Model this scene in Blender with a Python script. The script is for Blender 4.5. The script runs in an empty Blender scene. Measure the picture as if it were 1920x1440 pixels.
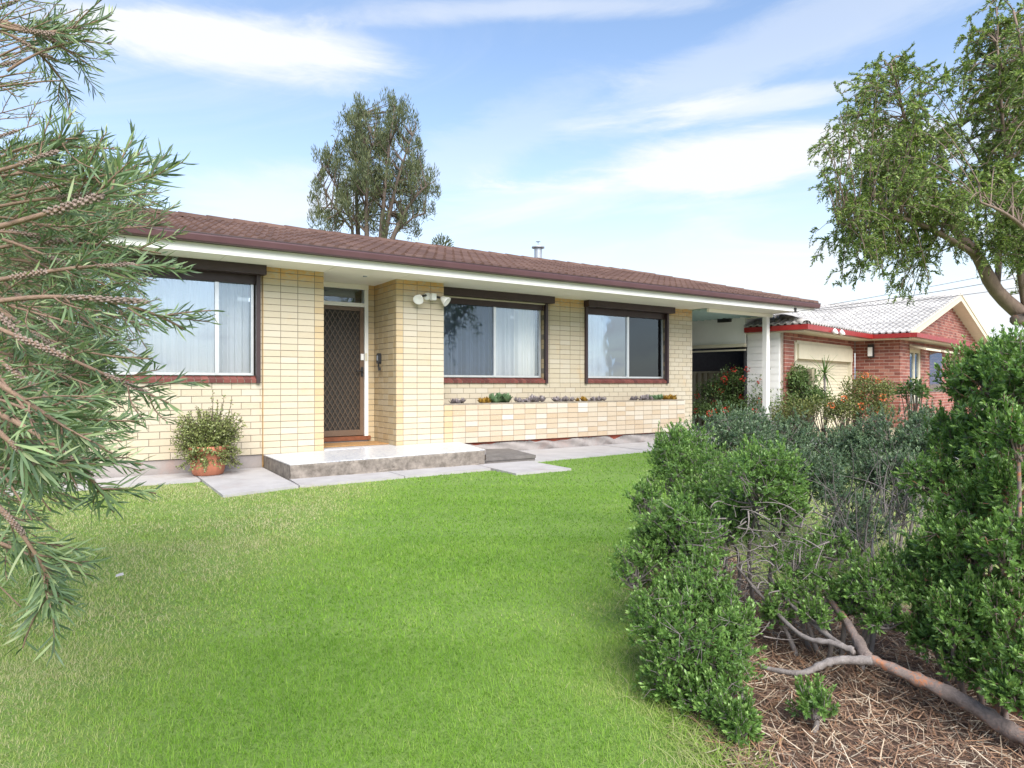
import bpy, math, random
import numpy as np
from mathutils import Vector, Matrix, Euler
random.seed(7); RNG = np.random.default_rng(7)
rad = math.radians
scene = bpy.context.scene
COL = scene.collection

# ------------------------------------------------------------------ camera
FPX = 1245.0; DCAM = 9.3; HC = 1.15
FW = np.array([.55, .835]); FW /= np.linalg.norm(FW); RT = np.array([FW[1], -FW[0]])
CAM = np.array([0., -DCAM, HC])
cd = bpy.data.cameras.new('camera'); cd.sensor_width = 36; cd.lens = FPX/1920*36
cd.clip_start = .05; cd.clip_end = 20000
cam = bpy.data.objects.new('camera', cd); COL.objects.link(cam)
cam.location = CAM; cam.rotation_euler = (rad(90), 0, -math.atan2(FW[0], FW[1]))
scene.camera = cam

# survey helpers: where a sight line of the photograph meets a plane of the place
def sight(x, y):
    d = FW + (x-960)/FPX*RT
    return np.array([d[0], d[1], (720-y)/FPX])
def at(x, y, z): return CAM + sight(x, y)*z
def onZ(x, y, Z=0.): d = sight(x, y); return CAM + d*((Z-HC)/d[2])
def onY(x, y, Y=0.): d = sight(x, y); return CAM + d*((Y+DCAM)/d[1])
def cam2(X, Z, z=0.): p = CAM[:2] + X*RT + Z*FW; return np.array([p[0], p[1], z])

# ------------------------------------------------------------------ sky, sun, exposure
SUN_EL = 43.; SUN_AZ = 196.      # azimuth clockwise from +Y, where the sun stands
SKY_STRENGTH = .056; EXPOSURE = 2.3; SUN_STRENGTH = 1.5
world = bpy.data.worlds.new('World'); scene.world = world; world.use_nodes = True
wn = world.node_tree.nodes; wl = world.node_tree.links
wn.clear()
def WN(t, **kw):
    n = wn.new(t)
    for k, v in kw.items(): setattr(n, k, v)
    return n
wout = WN('ShaderNodeOutputWorld'); wbg = WN('ShaderNodeBackground'); wbg.inputs[1].default_value = SKY_STRENGTH
wl.new(wbg.outputs[0], wout.inputs[0])
sky = WN('ShaderNodeTexSky', sky_type='NISHITA', sun_disc=False)
sky.sun_elevation = rad(SUN_EL); sky.sun_rotation = rad(SUN_AZ)
sky.air_density = 1.0; sky.dust_density = .6; sky.ozone_density = 1.3; sky.altitude = 50
wtc = WN('ShaderNodeTexCoord')
DIR = wtc.outputs['Generated']
def wmath(op, a, b=None, c=None, clamp=False):
    n = WN('ShaderNodeMath', operation=op, use_clamp=clamp)
    for i, v in enumerate((a, b, c)):
        if v is None: continue
        if isinstance(v, (int, float)): n.inputs[i].default_value = v
        else: wl.new(v, n.inputs[i])
    return n.outputs[0]
def wdot(v):
    n = WN('ShaderNodeVectorMath', operation='DOT_PRODUCT'); wl.new(DIR, n.inputs[0]); n.inputs[1].default_value = tuple(v)
    return n.outputs['Value']
def wnoise(vec, scale, detail=6, rough=.6, dist=0.):
    n = WN('ShaderNodeTexNoise'); n.inputs['Scale'].default_value = scale; n.inputs['Detail'].default_value = detail
    n.inputs['Roughness'].default_value = rough; n.inputs['Distortion'].default_value = dist
    wl.new(vec, n.inputs['Vector']); return n.outputs['Fac']
def wcomb(x, y, z):
    n = WN('ShaderNodeCombineXYZ')
    for i, v in enumerate((x, y, z)):
        if isinstance(v, (int, float)): n.inputs[i].default_value = v
        else: wl.new(v, n.inputs[i])
    return n.outputs[0]
def wramp(v, lo, hi):
    n = WN('ShaderNodeMapRange', interpolation_type='SMOOTHSTEP'); wl.new(v, n.inputs[0])
    n.inputs[1].default_value = lo; n.inputs[2].default_value = hi
    return n.outputs[0]
sepd = WN('ShaderNodeSeparateXYZ'); wl.new(DIR, sepd.inputs[0])
zz = wmath('MAXIMUM', sepd.outputs[2], 0.0); zp = wmath('ADD', zz, .16)
cu = wmath('DIVIDE', sepd.outputs[0], zp); cv = wmath('DIVIDE', sepd.outputs[1], zp)
# high cirrus: streaked noise on a cloud plane
st1 = wmath('ADD', wmath('MULTIPLY', cu, .35), wmath('MULTIPLY', cv, -.55))
st2 = wmath('ADD', wmath('MULTIPLY', cu, 1.15), wmath('MULTIPLY', cv, .75))
cir = wnoise(wcomb(st1, st2, 3.7), 1.25, 8, .62, .7)
cirm = wramp(cir, .46, .86)
veil = wnoise(wcomb(wmath('MULTIPLY', cu, .5), wmath('MULTIPLY', cv, .5), 9.1), .8, 4, .5, .3)
cirrus = wmath('ADD', wmath('MULTIPLY', cirm, .85), wmath('MULTIPLY', wramp(veil, .38, .75), .32))
low = wmath('SUBTRACT', 1.0, wramp(zz, .02, .62))           # thicker air towards the horizon
total = wmath('ADD', wmath('MULTIPLY', cirrus, .62), wmath('MULTIPLY', wmath('POWER', low, 2.0), .66))
wsc = WN('ShaderNodeVectorMath', operation='MULTIPLY'); wl.new(DIR, wsc.inputs[0]); wsc.inputs[1].default_value = (1., 1., 4.5)
wisp = wnoise(wsc.outputs[0], 4.2, 9, .64, .45)
def cloud_bank(px, py, wx, wy, tilt, gain, soft):
    """a cloud bank standing in one direction of the sky, its outline broken by noise"""
    c = Vector(sight(px, py)).normalized()
    r = Vector((c.y, -c.x, 0)).normalized(); u = r.cross(c)
    a = wdot(r); b = wdot(u)
    ct, sn = math.cos(rad(tilt)), math.sin(rad(tilt))
    fz = wmath('MAXIMUM', wdot(c), .01)
    x = wmath('DIVIDE', wmath('ADD', wmath('MULTIPLY', a, ct), wmath('MULTIPLY', b, sn)), wmath('MULTIPLY', fz, wx/FPX))
    y = wmath('DIVIDE', wmath('SUBTRACT', wmath('MULTIPLY', b, ct), wmath('MULTIPLY', a, sn)), wmath('MULTIPLY', fz, wy/FPX))
    d = wmath('SQRT', wmath('ADD', wmath('MULTIPLY', x, x), wmath('MULTIPLY', y, y)))
    d = wmath('ADD', d, wmath('MULTIPLY', wmath('SUBTRACT', wisp, .5), soft))
    m = wmath('SUBTRACT', 1.0, wramp(d, .35, 1.25))
    front = wramp(wdot(c), .2, .5)
    return wmath('MULTIPLY', wmath('MULTIPLY', m, front), gain)
for args in [(440, 84, 260, 52, 2, .95, 1.5), (330, 62, 110, 26, 0, .5, 1.5), (1000, 15, 330, 22, 1, .45, 1.8),
             (1440, 288, 340, 48, 0, .72, 2.0), (1420, 190, 210, 26, 1, .6, 1.9), (1180, 345, 420, 44, 8, .3, 2.2),
             (1500, 70, 420, 60, 14, .35, 2.0), (520, 375, 160, 60, 5, .45, 1.8), (960, 250, 200, 60, 24, .22, 2.2),
             (1440, 500, 200, 40, 0, .3, 1.6), (-900, 500, 500, 90, 0, .8, 1.8), (2900, 420, 500, 80, 4, .7, 1.8)]:
    total = wmath('ADD', total, cloud_bank(*args))
total = wmath('MINIMUM', total, .97)
wmix = WN('ShaderNodeMix', data_type='RGBA')
wl.new(total, wmix.inputs['Factor'])
hsv = WN('ShaderNodeHueSaturation'); hsv.inputs['Saturation'].default_value = 1.02; hsv.inputs['Value'].default_value = 1.0
wl.new(sky.outputs[0], hsv.inputs['Color'])
wl.new(hsv.outputs[0], wmix.inputs['A']); wmix.inputs['B'].default_value = (3.66, 3.78, 3.96, 1)
wl.new(wmix.outputs['Result'], wbg.inputs[0])

sd = bpy.data.lights.new('sun', 'SUN'); sd.energy = SUN_STRENGTH; sd.angle = rad(50); sd.color = (1, .95, .87)
sun = bpy.data.objects.new('sun', sd); COL.objects.link(sun)
az = rad(SUN_AZ); el = rad(SUN_EL)
sdir = Vector((math.sin(az)*math.cos(el), math.cos(az)*math.cos(el), math.sin(el)))
sun.rotation_euler = sdir.to_track_quat('Z', 'Y').to_euler(); sun.location = sdir*60
vs = scene.view_settings; vs.view_transform = 'Standard'; vs.look = 'None'; vs.exposure = EXPOSURE; vs.gamma = 1; vs.use_curve_mapping = False

# ------------------------------------------------------------------ mesh helpers
WM = {}                      # world matrix of every object made here
def reg(o, m): WM[o.name] = m; return o
def parent_to(o, p):
    if p is None: return o
    o.parent = p; o.matrix_parent_inverse = WM[p.name].inverted(); return o
def meshdata(name, V, F, mat, smooth=False, attrs=None):
    """F: list of faces or an (n,k) array"""
    V = np.asarray(V, dtype=np.float32).reshape(-1, 3)
    me = bpy.data.meshes.new(name)
    if isinstance(F, np.ndarray):
        n, k = F.shape; loops = F.reshape(-1).astype(np.int32); starts = np.arange(n, dtype=np.int32)*k
    else:
        loops = np.array([i for f in F for i in f], dtype=np.int32)
        lens = np.array([len(f) for f in F], dtype=np.int32); n = len(F)
        starts = np.concatenate([[0], np.cumsum(lens)[:-1]]).astype(np.int32)
    me.vertices.add(len(V)); me.vertices.foreach_set('co', V.reshape(-1))
    me.loops.add(len(loops)); me.loops.foreach_set('vertex_index', loops)
    me.polygons.add(n); me.polygons.foreach_set('loop_start', starts)
    if attrs:
        attrs = dict(attrs); attrs['tinted'] = np.ones(len(V))
        for k_, a in attrs.items():
            at_ = me.attributes.new(k_, 'FLOAT', 'POINT'); at_.data.foreach_set('value', np.asarray(a, dtype=np.float32))
    me.update(calc_edges=True)
    me.polygons.foreach_set('use_smooth', np.full(n, bool(smooth)))
    if mat is not None: me.materials.append(mat)
    return me
def obj(name, V, F, mat, parent=None, smooth=False, attrs=None, kind=None):
    V = np.asarray(V, dtype=np.float64).reshape(-1, 3)
    lo = V.min(0); hi = V.max(0); org = np.array([(lo[0]+hi[0])/2, (lo[1]+hi[1])/2, lo[2]])
    o = bpy.data.objects.new(name, meshdata(name, V-org, F, mat, smooth, attrs)); COL.objects.link(o)
    o.location = org; reg(o, Matrix.Translation(Vector(org))); parent_to(o, parent)
    if kind: o['kind'] = kind
    return o
def place(name, me, M, parent=None):
    o = bpy.data.objects.new(name, me); COL.objects.link(o)
    o.matrix_world = M; loc, q, s = M.decompose(); o.location = loc; o.rotation_euler = q.to_euler(); o.scale = s
    reg(o, M); parent_to(o, parent); return o
def empty(name, loc, label, cat, group=None):
    o = bpy.data.objects.new(name, None); COL.objects.link(o); o.location = loc; o.empty_display_size = .2
    reg(o, Matrix.Translation(Vector(loc))); return tag(o, label, cat, group)
def tag(o, label, cat, group=None):
    o['label'] = label; o['category'] = cat
    if group: o['group'] = group
    return o
def structure(o): o['kind'] = 'structure'; return o

class MB:
    def __init__(s): s.V = []; s.F = []
    def add(s, V, F):
        b = len(s.V); s.V += [tuple(v) for v in V]; s.F += [tuple(i+b for i in f) for f in F]; return s
    def box(s, x0, y0, z0, x1, y1, z1, c=0.):
        if x0 > x1: x0, x1 = x1, x0
        if y0 > y1: y0, y1 = y1, y0
        if z0 > z1: z0, z1 = z1, z0
        return s.add([(x0,y0,z0),(x1,y0,z0),(x1,y1,z0),(x0,y1,z0),(x0,y0,z1),(x1,y0,z1),(x1,y1,z1),(x0,y1,z1)],
                     [(3,2,1,0),(4,5,6,7),(0,1,5,4),(1,2,6,5),(2,3,7,6),(3,0,4,7)])
    def prism(s, poly, y0, y1, axis='y'):
        """poly: 2-d outline (a,b) swept along an axis"""
        n = len(poly); mk = {'y': lambda a, b, t: (a, t, b), 'x': lambda a, b, t: (t, a, b), 'z': lambda a, b, t: (a, b, t)}[axis]
        V = [mk(a, b, y0) for a, b in poly] + [mk(a, b, y1) for a, b in poly]
        F = [tuple(range(n))[::-1], tuple(range(n, 2*n))] + [(i, (i+1) % n, n+(i+1) % n, n+i) for i in range(n)]
        return s.add(V, F)
    def tube(s, P, R, n=6, caps=True):
        P = [Vector(p) for p in P]; m = len(P)
        if not hasattr(R, '__len__'): R = [R]*m
        V = []; F = []; ref = Vector((.3, .2, .93))
        for i in range(m):
            t = (P[min(i+1, m-1)]-P[max(i-1, 0)])
            t = t.normalized() if t.length > 1e-9 else Vector((0, 0, 1))
            if abs(t.dot(ref)) > .95: ref = Vector((.93, .3, .2))
            a = t.cross(ref).normalized(); b = t.cross(a)
            for k in range(n):
                w = 2*math.pi*k/n; V.append(P[i] + (a*math.cos(w)+b*math.sin(w))*R[i])
        for i in range(m-1):
            for k in range(n):
                F.append((i*n+k, i*n+(k+1) % n, (i+1)*n+(k+1) % n, (i+1)*n+k))
        if caps: F += [tuple(range(n))[::-1], tuple(range((m-1)*n, m*n))]
        return s.add(V, F)
    def lathe(s, prof, c=(0, 0, 0), n=24):
        V = []; F = []; m = len(prof)
        for r, z in prof:
            for k in range(n):
                w = 2*math.pi*k/n; V.append((c[0]+r*math.cos(w), c[1]+r*math.sin(w), c[2]+z))
        for i in range(m-1):
            for k in range(n): F.append((i*n+k, i*n+(k+1) % n, (i+1)*n+(k+1) % n, (i+1)*n+k))
        return s.add(V, F)
    def xf(s, M): s.V = [tuple(M @ Vector(v)) for v in s.V]; return s
    def build(s, name, mat, parent=None, smooth=False, kind=None, attrs=None):
        return obj(name, s.V, s.F, mat, parent, smooth, attrs, kind)

def unit(a): return a/np.maximum(np.linalg.norm(a, axis=-1, keepdims=True), 1e-9)
def scatter(TV, TF, P, Dr, Up, L, W, H=None):
    """copies of a template (x along, y across, z up) at points P along Dr; returns V, F"""
    n = len(P); x = unit(Dr); y = unit(np.cross(Up, x)); z = np.cross(x, y)
    if H is None: H = L
    V = (P[:, None, :] + TV[None, :, 0:1]*(x*L[:, None])[:, None, :] + TV[None, :, 1:2]*(y*W[:, None])[:, None, :]
         + TV[None, :, 2:3]*(z*H[:, None])[:, None, :])
    k = len(TV); F = (TF[None, :, :] + (np.arange(n)*k)[:, None, None]).reshape(-1, TF.shape[1])
    return V.reshape(-1, 3), F
def rsph(n):
    v = RNG.normal(size=(n, 3)); return unit(v)

# ------------------------------------------------------------------ materials
def new_mat(name):
    m = bpy.data.materials.new(name); m.use_nodes = True; nt = m.node_tree
    return m, nt, nt.nodes['Principled BSDF']
class NB:
    def __init__(s, nt): s.nt = nt; s.n = nt.nodes; s.l = nt.links; s._pos = None
    def pos(s):
        if s._pos is None: s._pos = s.n.new('ShaderNodeNewGeometry').outputs['Position']
        return s._pos
    def set(s, sock, v):
        if isinstance(v, (int, float)): sock.default_value = v
        elif isinstance(v, tuple): sock.default_value = v if len(v) != 3 or sock.type != 'RGBA' else (*v, 1)
        else: s.l.new(v, sock)
    def scale(s, vec, xyz):
        n = s.n.new('ShaderNodeVectorMath'); n.operation = 'MULTIPLY'; s.set(n.inputs[0], vec); n.inputs[1].default_value = xyz; return n.outputs[0]
    def noise(s, sc, det=4, rough=.55, vec=None, dist=0.):
        n = s.n.new('ShaderNodeTexNoise'); n.inputs['Scale'].default_value = sc; n.inputs['Detail'].default_value = det
        n.inputs['Roughness'].default_value = rough; n.inputs['Distortion'].default_value = dist
        s.l.new(vec if vec is not None else s.pos(), n.inputs['Vector']); return n.outputs['Fac']
    def math(s, op, a, b=0., clamp=False):
        n = s.n.new('ShaderNodeMath'); n.operation = op; n.use_clamp = clamp; s.set(n.inputs[0], a); s.set(n.inputs[1], b); return n.outputs[0]
    def ramp(s, v, lo, hi, a=0., b=1.):
        n = s.n.new('ShaderNodeMapRange'); n.interpolation_type = 'SMOOTHSTEP'; s.set(n.inputs[0], v)
        for i, q in enumerate((lo, hi, a, b)): n.inputs[i+1].default_value = q
        return n.outputs[0]
    def cramp(s, v, stops):
        n = s.n.new('ShaderNodeValToRGB'); s.set(n.inputs[0], v); e = n.color_ramp.elements
        while len(e) < len(stops): e.new(.5)
        for q, (p, c) in zip(e, stops): q.position = p; q.color = (*c, 1)
        return n.outputs[0]
    def mix(s, f, a, b, mode='MIX'):
        n = s.n.new('ShaderNodeMix'); n.data_type = 'RGBA'; n.blend_type = mode
        s.set(n.inputs['Factor'], f); s.set(n.inputs['A'], a); s.set(n.inputs['B'], b); return n.outputs['Result']
    def attr(s, name):
        n = s.n.new('ShaderNodeAttribute'); n.attribute_name = name; return n.outputs['Fac']
    def orand(s): return s.n.new('ShaderNodeObjectInfo').outputs['Random']
    def rnd(s): return s.math('ADD', s.attr('tint'), s.math('MULTIPLY', s.orand(), s.math('SUBTRACT', 1., s.attr('tinted'))))
    def bump(s, h, strength, dist, bs):
        n = s.n.new('ShaderNodeBump'); n.inputs['Strength'].default_value = strength; n.inputs['Distance'].default_value = dist
        s.set(n.inputs['Height'], h); s.l.new(n.outputs[0], bs.inputs['Normal']); return n
    def sep(s, v): n = s.n.new('ShaderNodeSeparateXYZ'); s.set(n.inputs[0], v); return n.outputs
def mat_plain(name, col, rough=.6, metal=0., var=.12, nsc=6., bump=0., bsc=60., spec=.5):
    m, nt, b = new_mat(name); k = NB(nt)
    c1 = tuple(max(0, c*(1-var)) for c in col); c2 = tuple(min(1, c*(1+var)) for c in col)
    k.set(b.inputs['Base Color'], k.cramp(k.noise(nsc, 5, .6), [(.3, c1), (.7, c2)]))
    k.set(b.inputs['Roughness'], k.ramp(k.noise(nsc*2.3, 3), .3, .7, rough*.88, min(1, rough*1.1)))
    b.inputs['Metallic'].default_value = metal; b.inputs['Specular IOR Level'].default_value = spec
    if bump: k.bump(k.noise(bsc, 5, .6), bump, .01, b)
    return m
def mat_leaf(name, stops, rough=.45, trans=.25, spec=.5):
    """leaf colour from a per-leaf random number, with light passing through the blade"""
    m, nt, b = new_mat(name); k = NB(nt)
    c = k.cramp(k.rnd(), stops)
    k.set(b.inputs['Base Color'], c); b.inputs['Roughness'].default_value = rough; b.inputs['Specular IOR Level'].default_value = spec
    t = k.n.new('ShaderNodeBsdfTranslucent'); k.set(t.inputs[0], k.mix(1., c, (1., 1., .55), 'MULTIPLY'))
    mx = k.n.new('ShaderNodeMixShader'); mx.inputs[0].default_value = trans
    k.l.new(b.outputs[0], mx.inputs[1]); k.l.new(t.outputs[0], mx.inputs[2]); k.l.new(mx.outputs[0], k.n['Material Output'].inputs[0])
    return m
def mat_bark(name, c1, c2, c3, sc=(30, 30, 6)):
    m, nt, b = new_mat(name); k = NB(nt)
    v = k.scale(k.pos(), sc); f = k.math('ADD', k.math('MULTIPLY', k.noise(1.0, 7, .65, v, .4), .55), k.math('MULTIPLY', k.noise(5.5, 6, .7, v, 1.2), .45))
    k.set(b.inputs['Base Color'], k.cramp(f, [(.28, c1), (.5, c2), (.72, c3)]))
    b.inputs['Roughness'].default_value = .85; k.bump(f, .8, .01, b); return m
def mat_brick(name, stops, stain=0., stainc=(.62, .33, .08)):
    m, nt, b = new_mat(name); k = NB(nt)
    c = k.cramp(k.rnd(), stops)
    fine = k.noise(28, 6, .65, k.scale(k.pos(), (1, 1, 2.5)))
    c = k.mix(k.ramp(fine, .45, .8, 0, .35), c, tuple(min(1, q*1.12) for q in stops[-1][1]))
    c = k.mix(k.ramp(k.noise(120, 3, .6), .62, .75, 0, .25), c, tuple(q*.6 for q in stops[0][1]))
    if stain:
        zc = k.sep(k.pos())[2]
        nz = k.noise(9, 6, .7, k.scale(k.pos(), (1.2, 1.2, 3)))
        top = k.math('MULTIPLY', k.ramp(zc, 2.44, 2.72), k.ramp(nz, .34, .56))
        gen = k.math('MULTIPLY', k.ramp(k.noise(3.1, 6, .7, k.scale(k.pos(), (1, 1, .5))), .56, .76), .28)
        c = k.mix(k.math('MULTIPLY', k.math('MAXIMUM', top, gen), stain, True), c, stainc)
    k.set(b.inputs['Base Color'], c); b.inputs['Roughness'].default_value = .72
    k.bump(k.noise(160, 4, .6), .25, .003, b); return m
def mat_glass(name, refl, tint=(1, 1, 1), rough=.0):
    m, nt, b = new_mat(name); k = NB(nt)
    gl = k.n.new('ShaderNodeBsdfGlossy'); gl.inputs['Roughness'].default_value = rough; gl.inputs[0].default_value = (.80, .90, 1., 1)
    tr = k.n.new('ShaderNodeBsdfTransparent'); tr.inputs[0].default_value = (*tint, 1)
    fr = k.n.new('ShaderNodeFresnel'); fr.inputs[0].default_value = 1.5
    fac = k.math('ADD', k.math('MULTIPLY', fr.outputs[0], 1.0), refl, True)
    nb = k.n.new('ShaderNodeBump'); nb.inputs['Strength'].default_value = .05; nb.inputs['Distance'].default_value = .02
    k.l.new(k.noise(2.2, 2, .5), nb.inputs['Height']); k.l.new(nb.outputs[0], gl.inputs['Normal'])
    mx = k.n.new('ShaderNodeMixShader'); k.set(mx.inputs[0], fac)
    k.l.new(tr.outputs[0], mx.inputs[1]); k.l.new(gl.outputs[0], mx.inputs[2]); k.l.new(mx.outputs[0], k.n['Material Output'].inputs[0])
    return m
M = {}
M['brick_cream'] = mat_brick('brick_cream', [(0, (.451, .385, .280)), (.35, (.465, .404, .299)), (.75, (.475, .418, .318)), (1, (.489, .437, .347))], .8)
M['brick_yellow'] = mat_brick('brick_yellow', [(0, (.44, .33, .185)), (.5, (.47, .365, .22)), (1, (.49, .40, .265))], .6)
M['brick_planter'] = mat_brick('brick_planter', [(0, (.44, .335, .225)), (.4, (.47, .385, .285)), (.8, (.495, .425, .335)), (.96, (.51, .455, .385)), (1, (.55, .51, .46))], .35)
M['brick_brown'] = mat_brick('brick_brown', [(0, (.085, .022, .018)), (.6, (.13, .032, .025)), (1, (.17, .05, .038))])
M['brick_red'] = mat_brick('brick_red', [(0, (.161, .048, .036)), (.4, (.242, .077, .056)), (.8, (.307, .113, .081)), (1, (.338, .161, .121))])
M['mortar'] = mat_plain('mortar', (.22, .19, .15), .9, var=.25, nsc=12, bump=.3)
M['mortar_pale'] = mat_plain('mortar_pale', (.55, .46, .40), .9, var=.15, nsc=12, bump=.3)
M['white_paint'] = mat_plain('white_paint', (.80, .79, .77), .45, var=.04, nsc=3, bump=.05)
M['soffit'] = mat_plain('soffit', (.87, .83, .745), .6, var=.05, nsc=1.5)
M['gutter'] = mat_plain('gutter', (.100, .050, .058), .34, var=.12, nsc=3)
M['gutter_lip'] = mat_plain('gutter_lip', (.05, .028, .03), .4)
M['aluminium'] = mat_plain('aluminium', (.70, .71, .72), .32, .75, var=.06, nsc=9)
M['shutter_brown'] = mat_plain('shutter_brown', (.040, .022, .024), .42, var=.15)
M['door_brown'] = mat_plain('door_brown', (.135, .085, .055), .40, var=.12, nsc=5)
M['door_dark'] = mat_plain('door_dark', (.022, .017, .013), .6)
M['grille_brown'] = mat_plain('grille_brown', (.085, .058, .038), .4)
M['black'] = mat_plain('black', (.02, .02, .022), .45)
M['timber'] = mat_plain('timber', (.17, .055, .022), .5, var=.3, nsc=14)
M['mat_jute'] = mat_plain('mat_jute', (.34, .19, .075), .95, var=.3, nsc=60, bump=.8, bsc=240)
M['terracotta'] = mat_plain('terracotta', (.50, .19, .11), .75, var=.16, nsc=9, bump=.2)
M['soil'] = mat_plain('soil', (.075, .05, .033), .95, var=.45, nsc=20, bump=.8)
M['steel'] = mat_plain('steel', (.36, .39, .43), .45, .4, var=.15)
M['teal_sheet'] = mat_plain('teal_sheet', (.30, .42, .41), .5, var=.1)
M['olive_sheet'] = mat_plain('olive_sheet', (.30, .26, .17), .5, var=.12)
M['red_paint'] = mat_plain('red_paint', (.26, .018, .016), .38, var=.12)
M['cream_paint'] = mat_plain('cream_paint', (.58, .53, .40), .5, var=.05)
M['cream_trim'] = mat_plain('cream_trim', (.62, .57, .44), .5, var=.06)
M['unlit_black'] = mat_plain('unlit_black', (.03, .03, .034), .9)  # near-black colour stands in for the shade of unlit interiors
M['wire'] = mat_plain('wire', (.06, .06, .065), .6)
# rough concrete
def mat_concrete(name, c1, c2, stain=(.2, .15, .12), amt=.5, sc=3.):
    m, nt, b = new_mat(name); k = NB(nt)
    c = k.cramp(k.noise(sc, 8, .68), [(.3, c1), (.7, c2)])
    c = k.mix(k.ramp(k.noise(sc*.55, 6, .7, None, .4), .52, .72, 0, amt), c, stain)
    c = k.mix(k.ramp(k.noise(140, 3, .7), .5, .75, 0, .22), c, tuple(q*.45 for q in c1))
    k.set(b.inputs['Base Color'], c); b.inputs['Roughness'].default_value = .9
    k.bump(k.noise(70, 6, .7), .35, .008, b); return m
M['concrete_path'] = mat_concrete('concrete_path', (.328, .312, .312), (.426, .410, .410), (.295, .238, .221), .4)
M['concrete_slab'] = mat_concrete('concrete_slab', (.10, .085, .072), (.30, .26, .225), (.055, .046, .04), .75, 11.)
M['concrete_step'] = mat_concrete('concrete_step', (.10, .088, .082), (.17, .155, .145), (.06, .055, .052), .5, 7.)
M['plinth'] = mat_concrete('plinth', (.246, .221, .213), (.344, .312, .295), (.344, .238, .205), .6, 3.)
M['plinth_under'] = mat_concrete('plinth_under', (.30, .06, .035), (.36, .09, .05), (.2, .15, .13), .3, 9.)
M['driveway'] = mat_concrete('driveway', (.279, .271, .271), (.353, .344, .344), (.230, .205, .189), .4, 1.2)
def mat_porch_tile():
    m, nt, b = new_mat('porch_tile'); k = NB(nt)
    v = k.n.new('ShaderNodeTexVoronoi'); v.inputs['Scale'].default_value = 46; k.l.new(k.pos(), v.inputs['Vector'])
    c = k.cramp(k.sep(v.outputs['Color'])[0], [(0, (.34, .355, .41)), (.25, (.46, .47, .50)), (.6, (.54, .54, .55)), (1, (.60, .60, .59))])
    k.set(b.inputs['Base Color'], c); b.inputs['Roughness'].default_value = .3; return m
M['porch_tile'] = mat_porch_tile()
def mat_roof(name, stops, lich):
    m, nt, b = new_mat(name); k = NB(nt)
    c = k.cramp(k.rnd(), stops)
    c = k.mix(k.ramp(k.noise(30, 7, .7), .5, .8, 0, .35), c, lich)
    c = k.mix(k.ramp(k.noise(1.2, 5, .7), .5, .75, 0, .3), c, tuple(q*.6 for q in stops[0][1]))
    k.set(b.inputs['Base Color'], c); b.inputs['Roughness'].default_value = .8; k.bump(k.noise(90, 5, .7), .4, .006, b); return m
M['tile_brown'] = mat_roof('tile_brown', [(0, (.085, .045, .034)), (.5, (.11, .06, .046)), (1, (.135, .078, .06))], (.16, .105, .085))
M['tile_grey'] = mat_roof('tile_grey', [(0, (.30, .29, .28)), (.5, (.40, .385, .37)), (1, (.47, .455, .44))], (.55, .54, .52))
def mat_curtain(name, c):
    m, nt, b = new_mat(name); k = NB(nt)
    # woven lace: rows of small motifs, thicker where the pattern is
    p = k.sep(k.pos()); 
    wv = k.math('ABSOLUTE', k.math('SINE', k.math('MULTIPLY', k.math('ADD', p[0], p[2]), 190.)))
    wv2 = k.math('ABSOLUTE', k.math('SINE', k.math('MULTIPLY', k.math('SUBTRACT', p[0], p[2]), 190.)))
    lace = k.math('MULTIPLY', wv, wv2)
    k.set(b.inputs['Base Color'], k.mix(k.ramp(lace, .35, .75), c, tuple(min(1, q*1.25) for q in c)))
    b.inputs['Roughness'].default_value = .9
    tr = k.n.new('ShaderNodeBsdfTransparent'); mx = k.n.new('ShaderNodeMixShader')
    k.set(mx.inputs[0], k.ramp(lace, .3, .8, .74, .92)); k.l.new(tr.outputs[0], mx.inputs[1]); k.l.new(b.outputs[0], mx.inputs[2])
    k.l.new(mx.outputs[0], k.n['Material Output'].inputs[0]); return m
M['lace'] = mat_curtain('lace', (.64, .66, .70))
M['drape'] = mat_plain('drape', (.74, .72, .68), .9, var=.05)
M['glass_bright'] = mat_glass('glass_bright', .30)
M['glass_mid'] = mat_glass('glass_mid', .13)
M['glass_screen'] = mat_glass('glass_screen', .05, (.62, .66, .72))
M['glass_dark'] = mat_glass('glass_dark', .04)
M['rust'] = mat_plain('rust', (.36, .22, .09), .9, var=.3)
# ------------------------------------------------------------------ ground, paths
def sheet(name, pts, z, mat, parent=None, struct=True, thick=0.):
    pts = [(p[0], p[1]) for p in pts]
    a = sum(pts[i][0]*pts[(i+1) % len(pts)][1]-pts[(i+1) % len(pts)][0]*pts[i][1] for i in range(len(pts)))
    if a < 0: pts = pts[::-1]
    mb = MB()
    if thick: mb.prism(pts, z-thick, z, 'z')
    else: mb.add([(x, y, z) for x, y in pts], [tuple(range(len(pts)))])
    o = mb.build(name, mat, parent)
    return structure(o) if struct and parent is None else o
def mat_ground(name, stops, sc=3., bmp=.6):
    m, nt, b = new_mat(name); k = NB(nt)
    f = k.math('ADD', k.math('MULTIPLY', k.noise(sc, 8, .7), .6), k.math('MULTIPLY', k.noise(sc*14, 5, .7), .4))
    k.set(b.inputs['Base Color'], k.cramp(f, stops)); b.inputs['Roughness'].default_value = .95
    k.bump(k.noise(sc*30, 5, .7), bmp, .02, b); return m
M['ground'] = mat_ground('ground', [(.3, (.22, .19, .12)), (.5, (.30, .26, .17)), (.7, (.36, .31, .21))], 1.)
M['lawn_base'] = mat_ground('lawn_base', [(.3, (.10, .18, .03)), (.5, (.14, .235, .04)), (.7, (.19, .26, .07))], 2.)
M['mulch'] = mat_ground('mulch', [(.3, (.07, .042, .03)), (.5, (.15, .09, .065)), (.7, (.24, .16, .12))], 5., 1.)
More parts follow.
